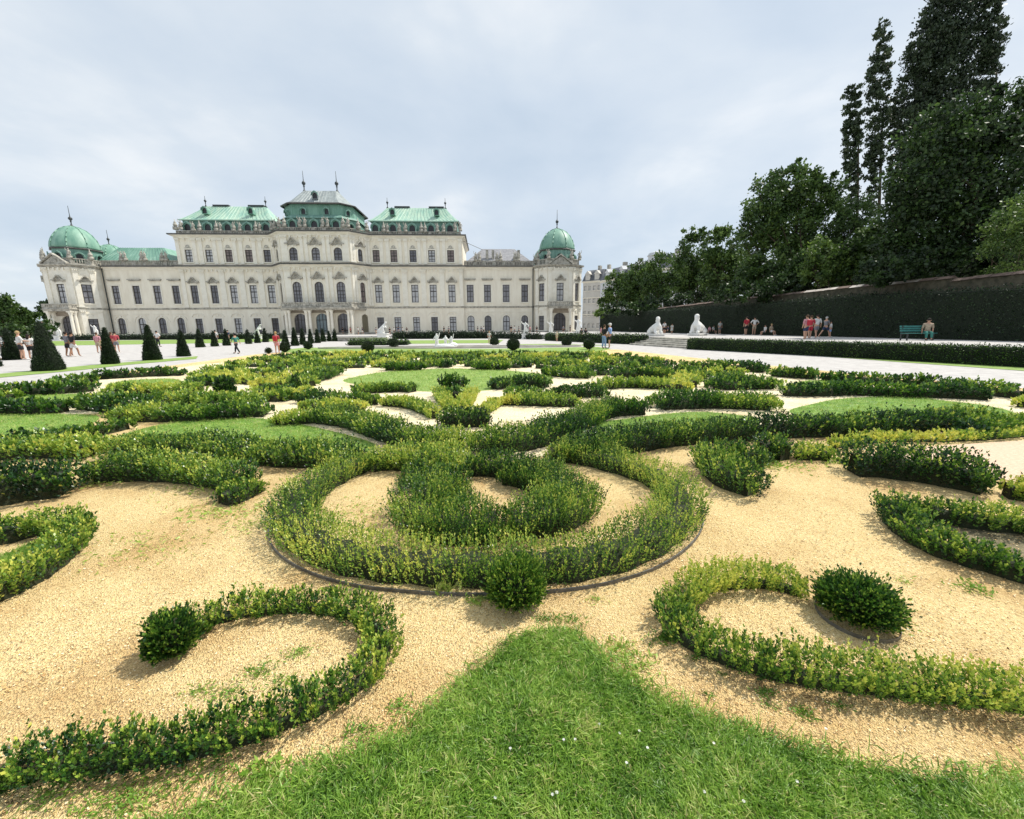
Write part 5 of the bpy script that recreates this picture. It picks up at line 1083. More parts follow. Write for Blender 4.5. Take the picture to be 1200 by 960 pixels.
tree('tree with a flat top left of the feathery one', [(778, 322, 20, 26), (768, 340, 18, 22), (790, 338, 16, 24)], 778, 90, 7500, 0.45, tone=0.5, group=BK)
tree('tree with thin feathery top branches against the sky', [(815, 300, 22, 24), (800, 318, 20, 26), (832, 322, 22, 30), (818, 338, 26, 20), (810, 276, 10, 9), (826, 272, 7, 5)], 816, 80, 9500, 0.42, tone=0.5, group=BK)
tree('medium tree against the big maple on its left side', [(850, 292, 20, 26), (846, 318, 24, 28), (868, 322, 20, 26), (846, 272, 9, 7)], 852, 70, 8500, 0.4, tone=0.52, group=BK)
tree('big lit maple with a broad uneven crown below the thin poplars', [(925, 222, 26, 28), (900, 238, 28, 26), (955, 232, 26, 30), (890, 265, 24, 26), (925, 262, 36, 32), (965, 262, 24, 36), (905, 296, 34, 28), (950, 300, 36, 30), (935, 198, 12, 10), (968, 212, 12, 12)], 925, 56, 26000, 0.33, tone=0.5, tr=0.5, group=BK)
for i, (x, y, rx, ry, Y, t, lb) in enumerate(((884, 322, 18, 24, 52, .42, 'small clipped garden tree left of the dark ball tree'), (912, 328, 18, 20, 50, .3, 'small dark tree below the big maple'), (938, 324, 18, 24, 47, .3, 'small dense tree left of the lit ball tree'), (965, 308, 26, 28, 44, .62, 'lit ball shaped tree with a visible trunk above the wall'), (996, 310, 18, 30, 43, .35, 'narrow dark tree below the thin poplars'), (1022, 300, 20, 36, 42, .5, 'yellowish green oval tree left of the black chestnut'), (1050, 305, 18, 36, 40, .25, 'dark tree squeezed against the black chestnut'), (1000, 262, 26, 34, 52, .4, 'mid green tree under the thin poplars'))):
    tree(lb, [(x, y, rx, ry), (x-rx*0.3, y+ry*0.35, rx*0.8, ry*0.6), (x+rx*0.3, y-ry*0.3, rx*0.7, ry*0.6)], x, Y, 5200, 0.26, tone=t, tr=0.18, group='small trees behind the garden wall', ground_z=0.6)
def poplar(label, x0, y0, x1, y1, w, Y, n, tone):
    k = 16; lb = []
    for i in range(k):
        t = i/(k-1); ww = w*(0.35+0.65*math.sin(math.pi*min(1, 0.18+t*0.72)))*(1 if i else 0.45)
        lb.append((x0+(x1-x0)*t+rnd.uniform(-.08, .08)*w, y0+(y1-y0)*t, max(2.5, ww), abs(y1-y0)/k*1.5))
    tree(label, lb, x1, Y, int(n*1.7), 0.27, 'poplar', 'poplar_tree', 'tree', 'tall thin poplars against the sky', tone, False, 0.35, 0.3, 1.2)
poplar('shortest of the thin poplars, left of the others', 999, 102, 1000, 238, 10, 60, 5000, 0.5)
poplar('tall thin poplar leaning a little right with sky on both sides', 1033, 32, 1022, 235, 12, 60, 6500, 0.5)
poplar('sparse young poplar beside the great dark one', 1050, 110, 1047, 220, 7, 62, 2200, 0.55)
poplar('dark poplar hidden in the middle of the great group', 1098, 0, 1080, 250, 20, 59, 8000, 0.3)
poplar('dark broad poplar left part of the great group', 1078, 40, 1064, 260, 17, 58, 9000, 0.35)
poplar('widest poplar whose top leaves the photo', 1122, -70, 1098, 240, 26, 58, 20000, 0.3)
poplar('narrow poplar right of the widest one', 1166, -30, 1148, 190, 12, 56, 8000, 0.35)
tree('huge nearly black chestnut filling the right side', [(1110, 170, 44, 44), (1160, 150, 44, 40), (1075, 215, 36, 44), (1130, 215, 60, 60), (1190, 200, 50, 60), (1085, 270, 46, 46), (1145, 280, 60, 50), (1200, 290, 40, 50), (1230, 160, 40, 50), (1180, 120, 26, 16), (1060, 300, 26, 34), (1105, 310, 40, 26)], 1120, 34, 56000, 0.24, tone=0.2, tr=0.6, group=BK)
tree('smaller lit tree cut by the right border before the chestnut', [(1202, 262, 36, 34), (1190, 292, 30, 34), (1228, 285, 34, 44)], 1214, 27.5, 9000, 0.15, tone=0.6, tr=0.15, group=BK, ground_z=0.6)
tree('dark undergrowth trees closing the gap under the chestnut', [(1040, 318, 30, 16), (1090, 312, 40, 18), (1150, 310, 40, 20), (1200, 308, 36, 22)], 1100, 32, 15000, 0.22, tone=0.1, limbs=False, tr=0.2, group=BK)
tree('dark undergrowth tree mass under the maple', [(860, 344, 26, 12), (905, 338, 30, 14), (950, 332, 30, 14), (1000, 324, 30, 16)], 930, 46, 9000, 0.26, tone=0.15, limbs=False, tr=0.2, group=BK)
tree('long low tree mass over the far hedge end', [(730, 362, 26, 7), (770, 358, 30, 10), (815, 352, 30, 12), (850, 348, 24, 12)], 780, 75, 8000, 0.34, tone=0.12, limbs=False, tr=0.2, group=BK)
tree('rust coloured shrub at the end of the tall hedge', [(708, 366, 12, 6), (718, 365, 10, 4)], 710, 96, 1500, 0.35, tone=0.8, limbs=False, tr=0.1, name='shrub', cat='shrub')
LG = 'trees left of the palace'
tree('dark tree at the upper left edge of the trees left of the palace', [(-8, 356, 18, 14), (6, 366, 12, 11), (2, 378, 18, 10)], 4, 66, 6000, 0.36, tone=0.35, group=LG)
tree('mid green tree between the left border and the red roof', [(22, 368, 11, 9), (34, 373, 9, 9), (22, 382, 14, 8)], 27, 70, 5000, 0.38, tone=0.5, group=LG)
tree('black tree just left of the palace corner', [(57, 362, 8, 10), (62, 372, 7, 10)], 60, 150, 2500, 0.7, tone=0.15, group=LG)
tree('low dark hedge-like tree behind the left yew pyramids', [(-10, 390, 40, 9), (30, 388, 26, 9), (60, 386, 12, 9)], 20, 58, 6000, 0.32, tone=0.25, group=LG)
# ------------------------------------------------------------------ houses beyond
def city_house(label, A, B, h, roof_h, depth, wm, nwin, floors, mans=True, wn=(1.3, 2.2)):
    """facade from A to B on the ground, facing the garden side"""
    A = np.array(A, float); B = np.array(B, float); L = np.linalg.norm(B-A); e = (B-A)/L; rz = math.atan2(e[1], e[0]); root = empty('city_building', (A[0], A[1], 0), rz, label=label, cat='building')
    m = MB(); ops = []
    for f in range(floors):
        for i in range(nwin): ops.append((L*(i+0.5)/nwin, wn[0], h*(f+0.25)/floors, h*(f+0.25)/floors+wn[1], 0))
    wall(m, (0, 0), (L, 0), 0, h, ops, 0.3); wall(m, (0, depth), (0, 0), 0, h); wall(m, (L, 0), (L, depth), 0, h); m.build('wall', MT[wm], root)
    wmesh = MB(); wmesh.add([(-wn[0]/2, .28, 0), (wn[0]/2, .28, 0), (wn[0]/2, .28, wn[1]), (-wn[0]/2, .28, wn[1])], [(0, 1, 2, 3)]); fm = MB(); fm.box(-.05, .05, .18, .26, 0, wn[1]); fm.box(-wn[0]/2, wn[0]/2, .18, .26, wn[1]*.6, wn[1]*.6+.1); fm.box(-wn[0]/2-.2, wn[0]/2+.2, -.15, 0, -.2, 0)
    w1, w2 = wmesh.mesh('pane', MT['glass_b']), fm.mesh('window', MT['trim'])
    for u, a, z0, z1, _ in ops: o = link('window', w2, root, (u, 0, z0)); link('window_pane', w1, o)
    q = MB(); cornice(q, [(0, depth), (0, 0), (L, 0), (L, depth)], h, 0.9); q.build('cornice', MT['trim'], root)
    for zf in (0.33, 0.66): q = MB(); band(q, [(0, 0), (L, 0)], h*zf); q.build('string_course', MT['trim'], root)
    q = MB(); hip(q, -0.3, L+0.3, -0.3, depth, h, h+roof_h, 1.2, depth*0.3, -0.5); q.build('roof', MT['cityroof'], root)
    for i in range(max(2, nwin//2)):
        u = L*(i+0.5)/max(2, nwin//2); q = MB(); q.box(u-0.9, u+0.9, -0.1, 2.5, h+0.1, h+roof_h*0.55); q.extr([(u-1.2, h+roof_h*0.55), (u+1.2, h+roof_h*0.55), (u, h+roof_h*0.85)], -0.3, 2.5); q.build('dormer', MT[wm], root)
        q = MB(); q.box(u+1.6, u+2.6, depth*0.35, depth*0.45, h+roof_h*0.6, h+roof_h+1.6); q.build('chimney', MT['weathered'], root)
    return root
a = AT(682, 385, 165); b = AT(703, 385, 160)
city_house('low cream house with a dark roof just right of the palace', a[:2], b[:2], 18.8, 4.5, 14, 'citycream', 4, 4, wn=(1.0, 1.8))
a = AT(702, 385, 152); b = AT(776, 385, 120)
r_ = city_house('tall pale grey apartment block with dormers and a turret above the trees', a[:2], b[:2], 17.6, 4.2, 14, 'city', 8, 4, wn=(1.0, 1.7))
q = MB(); q.lathe([(2.6, 0), (2.6, 18.0), (3.0, 18.2), (3.0, 18.6), (2.5, 18.7), (2.5, 21.6), (2.8, 21.8), (2.3, 22.6), (0.3, 23.2)], float(np.linalg.norm(b[:2]-a[:2]))-6, 1.5, 12); q.build('turret', MT['city'], r_)
hs = empty('small_house', tuple(AT(54, 385, 150)*np.array([1, 1, 0])), R(20), label='small house with a red tiled roof left of the palace', cat='house')
q = MB(); q.box(-4, 4, 0, 7, 0, 3.4); q.build('wall', MT['citycream'], hs); q = MB(); hip(q, -4.4, 4.4, -0.4, 7.4, 3.4, 6.0, 3, 3.4); q.build('roof', MT['tile'], hs)
q = MB(); q.box(-0.5, 0.5, -0.05, 0, 0.9, 2.4); q.box(-2.9, -1.9, -0.05, 0, 0.9, 2.4); q.build('window', MT['glass_a'], hs)

# ------------------------------------------------------------------ figures
def skin(name, joints, edges, rad, m_, parent, sub=1, loc=None):
    me = bpy.data.meshes.new(name); me.from_pydata([tuple(map(float, j)) for j in joints], edges, []); me.materials.append(m_)
    o = link(name, me, parent, loc); md = o.modifiers.new('Skin', 'SKIN'); md.use_smooth_shade = True
    sv = me.skin_vertices[0].data
    for i, r in enumerate(rad): sv[i].radius = (r, r) if isinstance(r, (int, float)) else r
    sv[0].use_root = True
    if sub: s_ = o.modifiers.new('Subdivision', 'SUBSURF'); s_.levels = sub; s_.render_levels = sub
    return o
SK = mat('skin', (0.48, 0.28, 0.19)); SK2 = mat('tanned_skin', (0.34, 0.18, 0.11))
WHT, BLK, NVY, RED, LBL, GRY, PNK, TAN, GRN, KHK = (0.72, 0.71, 0.69), (0.02, 0.02, 0.024), (0.03, 0.045, 0.10), (0.45, 0.03, 0.05), (0.28, 0.42, 0.72), (0.22, 0.22, 0.24), (0.60, 0.30, 0.34), (0.45, 0.36, 0.26), (0.05, 0.22, 0.18), (0.30, 0.27, 0.18)
HAIRC = {'dark': (0.02, 0.014, 0.01), 'brown': (0.09, 0.05, 0.025), 'blond': (0.45, 0.32, 0.15), 'grey': (0.5, 0.49, 0.47), 'white': (0.75, 0.74, 0.72)}
def person(x, y, h, face, label, top=WHT, bottom=BLK, hair='dark', pose='stand', skirt=False, legs='short', arms='down', z=0.0, sk=None, bag=None, cap=None, phase=0.35, group=None, sleeve=True):
    """x, y ground point; face = heading (0 looks away from the camera, pi towards it)"""
    sk = sk or SK; k = h/1.75; root = empty('person', (x, y, z), face, label=label, cat='person', group=group)
    ph = phase if pose == 'walk' else 0.06
    sit = pose == 'sit'; pz = 0.50 if sit else 0.93
    def S(v): return tuple(c*k for c in v)
    hipz = pz; J = [(0, 0, hipz), (0, 0.0, hipz+0.16), (0, 0.01, hipz+0.34), (0, 0, hipz+0.50), (0, 0.0, hipz+0.585), (0, 0.02, hipz+0.68), (0, 0.03, hipz+0.76)]
    rad = [0.135, 0.12, 0.135, 0.115, 0.055, 0.085, 0.075]; E = [(0, 1), (1, 2), (2, 3), (3, 4), (4, 5), (5, 6)]
    legs_j = []; arm_j = []
    for s_ in (-1, 1):
        sw = ph*s_
        if sit: L_ = [(s_*0.10, 0.06, hipz-0.02), (s_*0.12, 0.42, hipz-0.02), (s_*0.12, 0.46, 0.10), (s_*0.12, 0.62, 0.04)]
        else: L_ = [(s_*0.095, 0, hipz-0.08), (s_*0.10, sw*0.42+0.03, 0.50), (s_*0.105, sw*0.75-0.03*abs(sw)*4, 0.09), (s_*0.115, sw*0.75+0.15, 0.04)]
        n0 = len(J); J += L_; rad += [0.095, 0.062, 0.042, 0.035]; E += [(0, n0), (n0, n0+1), (n0+1, n0+2), (n0+2, n0+3)]; legs_j.append(L_)
        sz = hipz+0.49
        if arms == 'down': A_ = [(s_*0.19, 0, sz), (s_*0.24, -sw*0.3, sz-0.28), (s_*0.23, 0.05-sw*0.5, sz-0.52)]
        elif arms == 'phone': A_ = [(s_*0.19, 0, sz), (s_*0.25, 0.08, sz-0.26), (s_*0.07, 0.32, sz-0.02)]
        elif arms == 'hips': A_ = [(s_*0.19, 0, sz), (s_*0.38, -0.03, sz-0.24), (s_*0.18, 0.04, sz-0.42)]
        elif arms == 'wide': A_ = [(s_*0.19, 0, sz), (s_*0.42, 0.05, sz-0.12), (s_*0.62, 0.12, sz-0.02)]
        else: A_ = [(s_*0.19, 0, sz), (s_*0.22, 0.12, sz-0.25), (s_*0.1, 0.34, sz-0.28)]
        n0 = len(J); J += A_+[tuple(np.array(A_[2])+unit(np.array(A_[2])-np.array(A_[1]))*0.09)]; rad += [0.055, 0.042, 0.03, 0.032]; E += [(3, n0), (n0, n0+1), (n0+1, n0+2), (n0+2, n0+3)]; arm_j.append(A_)
    skin('body', [S(j) for j in J], E, [r*k for r in rad], sk, root)
    # shirt
    Js = [(0, 0, hipz+0.02), *J[1:4], (0, 0, hipz+0.55)]; rs = [0.15, 0.142, 0.158, 0.14, 0.07]; Es = [(0, 1), (1, 2), (2, 3), (3, 4)]
    for A_ in arm_j:
        n0 = len(Js); e_ = np.array(A_[1]) if sleeve else (np.array(A_[0])*0.6+np.array(A_[1])*0.4); Js += [A_[0], tuple(e_)]; rs += [0.075, 0.06]; Es += [(3, n0), (n0, n0+1)]
    skin('shirt', [S(j) for j in Js], Es, [r*k for r in rs], cloth(top), root)
    # lower clothes
    if skirt:
        m = MB(); m.lathe([(0.14*k, (hipz+0.10)*k), (0.19*k, (hipz-0.05)*k), (0.25*k, (hipz-0.38 if legs == 'short' else 0.25)*k)], 0, 0, 12); m.build('skirt', cloth(bottom), root, True)
    else:
        Jb = [(0, 0, hipz+0.08), (0, 0, hipz-0.04)]; rb = [0.145, 0.15]; Eb = [(0, 1)]
        for L_ in legs_j:
            n0 = len(Jb); a_, b_, c_ = map(np.array, L_[:3])
            if legs == 'short': pts_ = [a_, a_*0.25+b_*0.75]; r_s = [0.115, 0.098]
            else: pts_ = [a_, b_, c_+np.array([0, 0, 0.03])]; r_s = [0.112, 0.08, 0.062]
            Jb += [tuple(p_) for p_ in pts_]; rb += r_s; Eb += [(1, n0)]+[(n0+i_, n0+i_+1) for i_ in range(len(pts_)-1)]
        skin('shorts' if legs == 'short' else 'trousers', [S(j) for j in Jb], Eb, [r*k for r in rb], cloth(bottom), root)
    m = MB(); hz = hipz+0.74; m.ball((0, 0.0, hz*k+0.015*k), (0.098*k, 0.108*k, 0.108*k), 10, 7)
    if hair in ('blond', 'brown') and skirt or hair == 'longdark': m.ball((0, -0.06*k, (hz-0.14)*k), (0.095*k, 0.06*k, 0.19*k), 8, 6)
    m.build('hair', cloth(HAIRC.get(hair, HAIRC['dark'])), root, True)
    m = MB(); m.ball((0, 0.108*k, (hz-0.035)*k), (0.014*k, 0.02*k, 0.022*k), 6, 4)
    for s_ in (-1, 1): m.ball((s_*0.095*k, 0.02*k, (hz-0.03)*k), (0.014*k, 0.022*k, 0.032*k), 6, 4)
    m.build('face', sk, root, True)
    m = MB()
    for L_ in legs_j: q_ = L_[3]; m.ball((q_[0]*k, (q_[1]-0.03)*k, max(0.045*k, q_[2]*k)), (0.05*k, 0.13*k, 0.045*k), 8, 5)
    m.build('shoes', cloth(WHT if legs == 'short' else BLK), root, True)
    if cap: m = MB(); m.ball((0, 0.01*k, (hz+0.045)*k), (0.11*k, 0.12*k, 0.08*k), 10, 6); m.ball((0, 0.11*k, (hz+0.03)*k), (0.07*k, 0.09*k, 0.012*k), 8, 4); m.build('cap', cloth(cap), root, True)
    if bag: m = MB(); m.box(-0.15*k, 0.15*k, -0.30*k, -0.13*k, (hipz+0.08)*k, (hipz+0.48)*k); o = m.build('backpack', cloth(bag), root); b_ = o.modifiers.new('Bevel', 'BEVEL'); b_.width = 0.03
    return root
def P_(px, py, ytop, face, label, z=0.0, **k):
    p = G(px, py, z); d = ray(px, ytop); h = (CAM+d*(p[1]/d[1]))[2]-z; hh = k.pop('h', None) or min(1.9, max(1.3, h/(0.80 if k.get('pose') == 'sit' else 1)))
    return person(p[0], p[1], hh, face, label, z=z, **k)
A_ = math.pi
# left promenade
P_(27.5, 421.6, 388.3, R(-30), 'woman with long blond hair in white top and black shorts at the left', top=WHT, bottom=BLK, hair='blond', arms='front', sk=SK)
P_(38.5, 421, 392, R(20), 'girl in white top and black shorts beside the long haired blond woman', top=WHT, bottom=BLK, hair='longdark')
P_(82, 418, 389, R(-10), 'man in grey shirt and dark shorts left of the man in white shorts', top=GRY, bottom=BLK, sk=SK2, pose='walk', phase=0.15)
P_(88.5, 418, 389, R(0), 'man in black shirt and white shorts seen from behind', top=BLK, bottom=WHT, sk=SK2, pose='walk', phase=0.3)
P_(2, 422, 390, R(60), 'person in white walking out at the left border', top=WHT, bottom=WHT, hair='blond', pose='walk', phase=0.6, legs='long')
P_(-4, 420, 391, R(30), 'second person in light clothes at the left border', top=GRY, bottom=WHT, hair='brown')
P_(117, 414, 390, R(10), 'woman in pink top left of the second pyramid', top=PNK, bottom=TAN, hair='brown')
P_(133.5, 412, 389.5, R(-20), 'woman in a red dress behind the second yew pyramid', top=RED, bottom=RED, hair='brown', skirt=True)
P_(138, 413, 389, R(25), 'man in red shirt and grey shorts behind the second yew pyramid', top=(0.5, 0.08, 0.10), bottom=GRY)
P_(186, 406.5, 388, R(0), 'stout man in a loose white shirt and black trousers near the third pyramid', top=WHT, bottom=BLK, legs='long', arms='hips')
P_(278, 414.5, 391, R(70), 'woman in green jacket and black trousers striding across the promenade', top=GRN, bottom=BLK, legs='long', pose='walk', phase=0.55, hair='dark', cap=BLK)
P_(325.5, 414.5, 389, R(10), 'person in red top with pink sleeves and grey shorts before the small pyramids', top=(0.35, 0.06, 0.08), bottom=PNK, hair='blond', bag=RED)
P_(254, 404.5, 387, R(30), 'person in white shirt between small yew pyramids', top=WHT, bottom=GRY)
P_(268.5, 402.5, 387, R(150), 'person in dark top beside the third small pyramid', top=NVY, bottom=TAN)
# couple and others on the right path
P_(707.5, 408.5, 381, R(-60), 'woman in black top and light blue trousers standing beside the man in blue shirt', top=BLK, bottom=LBL, legs='long', hair='brown')
P_(714, 408.5, 379.3, R(60), 'white haired man in light blue shirt and black shorts', top=LBL, bottom=BLK, hair='white', cap=WHT)
P_(704, 398, 383, R(100), 'distant person in pale top left of the couple', top=PNK, bottom=BLK, z=0)
P_(681, 400, 384.5, R(30), 'person in black top and tan shorts on the path before the low hedge', top=BLK, bottom=TAN)
P_(686, 400, 384.5, R(-30), 'second person in black top and tan shorts on the path', top=BLK, bottom=KHK)
P_(652.5, 400.5, 391, R(20), 'small child in yellow standing before the corner pavilion hedge', top=(0.6, 0.55, 0.35), bottom=(0.6, 0.55, 0.3), h=1.15, hair='blond')
P_(573.5, 402.5, 391.5, R(10), 'pale dressed person before the dark low hedge', top=(0.6, 0.6, 0.5), bottom=(0.6, 0.6, 0.5), hair='blond')
# terrace
TG = 'people on the right terrace'
P_(778, 391.5, 377, A_, 'person in white shirt and black trousers right of the left sphinx', z=TZ, top=WHT, bottom=BLK, group=TG)
P_(782.5, 391, 381, R(60), 'seated person in dark clothes between the two sphinxes', z=TZ, top=NVY, bottom=BLK, pose='sit', group=TG)
P_(787, 391.5, 380, A_, 'person in a pale dress between the sphinxes', z=TZ, top=(0.6, 0.6, 0.55), bottom=(0.6, 0.6, 0.55), skirt=True, group=TG, hair='brown')
P_(739, 389, 382, R(200), 'person crouching in pale clothes far down the terrace', z=TZ, top=WHT, bottom=GRY, pose='sit', group=TG)
P_(742.5, 389, 383, R(100), 'second person crouching far down the terrace', z=TZ, top=GRY, bottom=WHT, pose='sit', group=TG)
P_(831, 391.5, 381.5, R(120), 'seated person in pink right of the right sphinx', z=TZ, top=PNK, bottom=BLK, pose='sit', group=TG)
P_(836, 391.5, 380.5, R(200), 'seated person in black and white right of the pink one', z=TZ, top=WHT, bottom=BLK, pose='sit', group=TG)
P_(840, 391.5, 381, R(160), 'seated person in grey next to the standing one', z=TZ, top=GRY, bottom=NVY, pose='sit', group=TG)
P_(843, 391.8, 376, A_, 'person in pale grey top standing behind the seated group', z=TZ, top=(0.5, 0.5, 0.48), bottom=GRY, group=TG)
P_(873.5, 393, 370, R(10), 'man in a red shirt and black shorts on the terrace', z=TZ, top=RED, bottom=BLK, group=TG)
P_(883, 393, 371.5, R(-10), 'man in a white shirt with hands on his hips', z=TZ, top=WHT, bottom=TAN, arms='hips', group=TG)
P_(896, 393.3, 380, R(90), 'seated person leaning low in white by the hedge', z=TZ, top=WHT, bottom=GRY, pose='sit', group=TG)
P_(903, 393.3, 379, R(200), 'seated person in beige by the hedge', z=TZ, top=TAN, bottom=WHT, pose='sit', hair='blond', group=TG)
P_(943, 398, 369.5, R(10), 'person in pale pink top with a red backpack', z=TZ, top=PNK, bottom=NVY, bag=RED, hair='brown', group=TG)
P_(948, 397, 370, R(-15), 'person in a bright red shirt in the walking group', z=TZ, top=RED, bottom=RED, hair='brown', pose='walk', phase=0.2, group=TG)
P_(955.5, 396.5, 369, R(0), 'man in a white patterned shirt walking between red and grey people', z=TZ, top=WHT, bottom=GRY, pose='walk', phase=0.25, group=TG)
P_(966, 395.5, 371.5, R(-80), 'grey haired person bending in grey jacket and dark shorts', z=TZ, top=GRY, bottom=NVY, hair='grey', pose='walk', phase=0.6, arms='front', group=TG)
P_(972, 395.5, 378, R(60), 'small person in a white top behind the grey haired one', z=TZ, top=WHT, bottom=LBL, h=1.3, group=TG)
# bench with a reclining man
bp = G(1072, 399.0, TZ); bn = empty('park_bench', tuple(bp), R(176), label='green slatted park bench in front of the tall hedge at the right', cat='bench')
for k in range(4): q = MB(); q.box(-0.9, 0.9, -0.05+0.12*k, 0.05+0.12*k, 0.43, 0.46); q.build('seat_slat', MT['bench'], bn)
for k in range(3): q = MB(); q.box(-0.9, 0.9, -0.10-0.03*k, -0.07-0.03*k, 0.55+0.13*k, 0.65+0.13*k); q.build('back_slat', MT['bench'], bn)
for sx in (-0.75, 0.75):
    q = MB(); q.box(sx-0.03, sx+0.03, -0.12, 0.36, 0.38, 0.43); q.box(sx-0.03, sx+0.03, 0.3, 0.36, 0, 0.38); q.box(sx-0.03, sx+0.03, -0.16, -0.10, 0, 0.9); q.build('leg', MT['iron'], bn)
pb = person(bp[0]+0.55, bp[1]-0.12, 1.75, R(150), 'man in teal trousers and tan top slouching on the green bench', top=TAN, bottom=GRN, legs='long', pose='sit', z=TZ)
q = MB(); q.box(-116, 22, -30, 0.3, -0.1, 0.25); tag(q.build('forecourt', MT['gravel_white'], None, False, (0, 114, 0), PA), kind='structure')
# visitors before the palace, a few pixels tall
VG = 'distant visitors before the palace'
vis = [(98, 'white', WHT, TAN), (101.5, 'tan', TAN, BLK), (105, 'grey', GRY, WHT), (160, 'black', BLK, BLK), (205, 'white', WHT, BLK), (209, 'navy', NVY, GRY), (245, 'black', BLK, TAN), (300, 'white', WHT, GRY), (316, 'pink', PNK, WHT), (338, 'black', BLK, WHT), (398, 'grey', GRY, BLK), (402, 'black', BLK, GRY), (406, 'white', WHT, BLK),
       (411, 'red', RED, BLK), (416, 'black', BLK, TAN), (420, 'white', WHT, NVY), (425, 'navy', NVY, WHT), (441, 'grey', GRY, TAN), (457, 'black', BLK, BLK), (462, 'white', WHT, BLK), (467, 'navy', NVY, GRY), (472, 'white', WHT, GRY), (477, 'black', BLK, WHT), (520.5, 'black', BLK, BLK), (526, 'dark grey', GRY, BLK), (560, 'black', BLK, GRY), (564, 'dark blue', NVY, BLK), (567, 'white', WHT, BLK),
       (599, 'black', BLK, TAN), (603, 'white', WHT, GRY), (608, 'grey', GRY, BLK), (621, 'pink', PNK, BLK), (629, 'black', BLK, GRY), (660, 'grey', GRY, BLK), (668, 'black', BLK, BLK)]
cw = {}
for i, (x, nm, t_, b_) in enumerate(vis):
    y = 393.4-(x-100)*0.0040+rnd.uniform(-0.2, 0.5); zone = ('by the left corner pavilion' if x < 120 else 'below the left wing' if x < 330 else 'at the main entrance' if x < 445 else 'under the right entrance windows' if x < 490 else 'before the right wing' if x < 590 else 'near the right corner pavilion')
    lb = 'far visitor in %s %s' % (nm, zone); c_ = cw.get(lb, 0); cw[lb] = c_+1
    P_(x, y, y-7.4, rnd.uniform(0, 6.3), lb if not c_ else lb.replace('far visitor', ['second', 'third'][c_-1]+' far visitor'), top=t_, bottom=b_, pose=rnd.choice(('stand', 'walk')), phase=0.25, group=VG, z=0.25, h=rnd.uniform(1.7, 1.9))

# ------------------------------------------------------------------ statues
def sphinx(px, py, top, face, label):
    p = G(px, py, 0.25); d = ray(px, top); h = (CAM+d*(p[1]/d[1]))[2]-0.0; root = empty('sphinx_statue', (p[0], p[1], 0), face, label=label, cat='statue'); mm = MT['marble']; k = (h-0.9)/1.55
    m = MB(); m.box(-0.55, 0.55, -1.35, 0.95, 0, 0.78); m.box(-0.65, 0.65, -1.45, 1.05, 0.78, 0.9); m.box(-0.62, 0.62, -1.42, 1.02, 0, 0.18); m.build('pedestal', mm, root)
    J = [(0, -0.9, .35), (0, -0.35, .45), (0, .2, .62), (0, .38, .92), (0, .40, 1.12), (0, .42, 1.35), (0, .42, 1.47), (.33, -.85, .2), (.42, -.3, .12), (-.33, -.85, .2), (-.42, -.3, .12), (.25, .45, .5), (.27, .5, .12), (.27, .85, .1), (-.25, .45, .5), (-.27, .5, .12), (-.27, .85, .1), (0, -1.2, .2), (.45, -1.1, .12)]
    E = [(0, 1), (1, 2), (2, 3), (3, 4), (4, 5), (5, 6), (0, 7), (7, 8), (0, 9), (9, 10), (2, 11), (11, 12), (12, 13), (2, 14), (14, 15), (15, 16), (0, 17), (17, 18)]
    rd = [.44, .38, .38, .29, .14, .19, .15, .25, .15, .25, .15, .19, .15, .13, .19, .15, .13, .07, .05]
    skin('body', [(a*k, b*k, c*k+0.9) for a, b, c in J], E, [r*k for r in rd], mm, root, 2)
    q = MB(); q.ball((0, .34*k, 1.42*k+0.9), (.21*k, .2*k, .2*k), 10, 8); q.ball((0, .24*k, 1.2*k+0.9), (.2*k, .12*k, .24*k), 8, 6); q.build('headdress', mm, root, True)
    return root
sphinx(768, 398.2, 372, R(184), 'white stone sphinx on a pedestal left of the terrace steps')
sphinx(816.5, 398.0, 369, R(136), 'white stone sphinx on a pedestal right of the terrace steps')
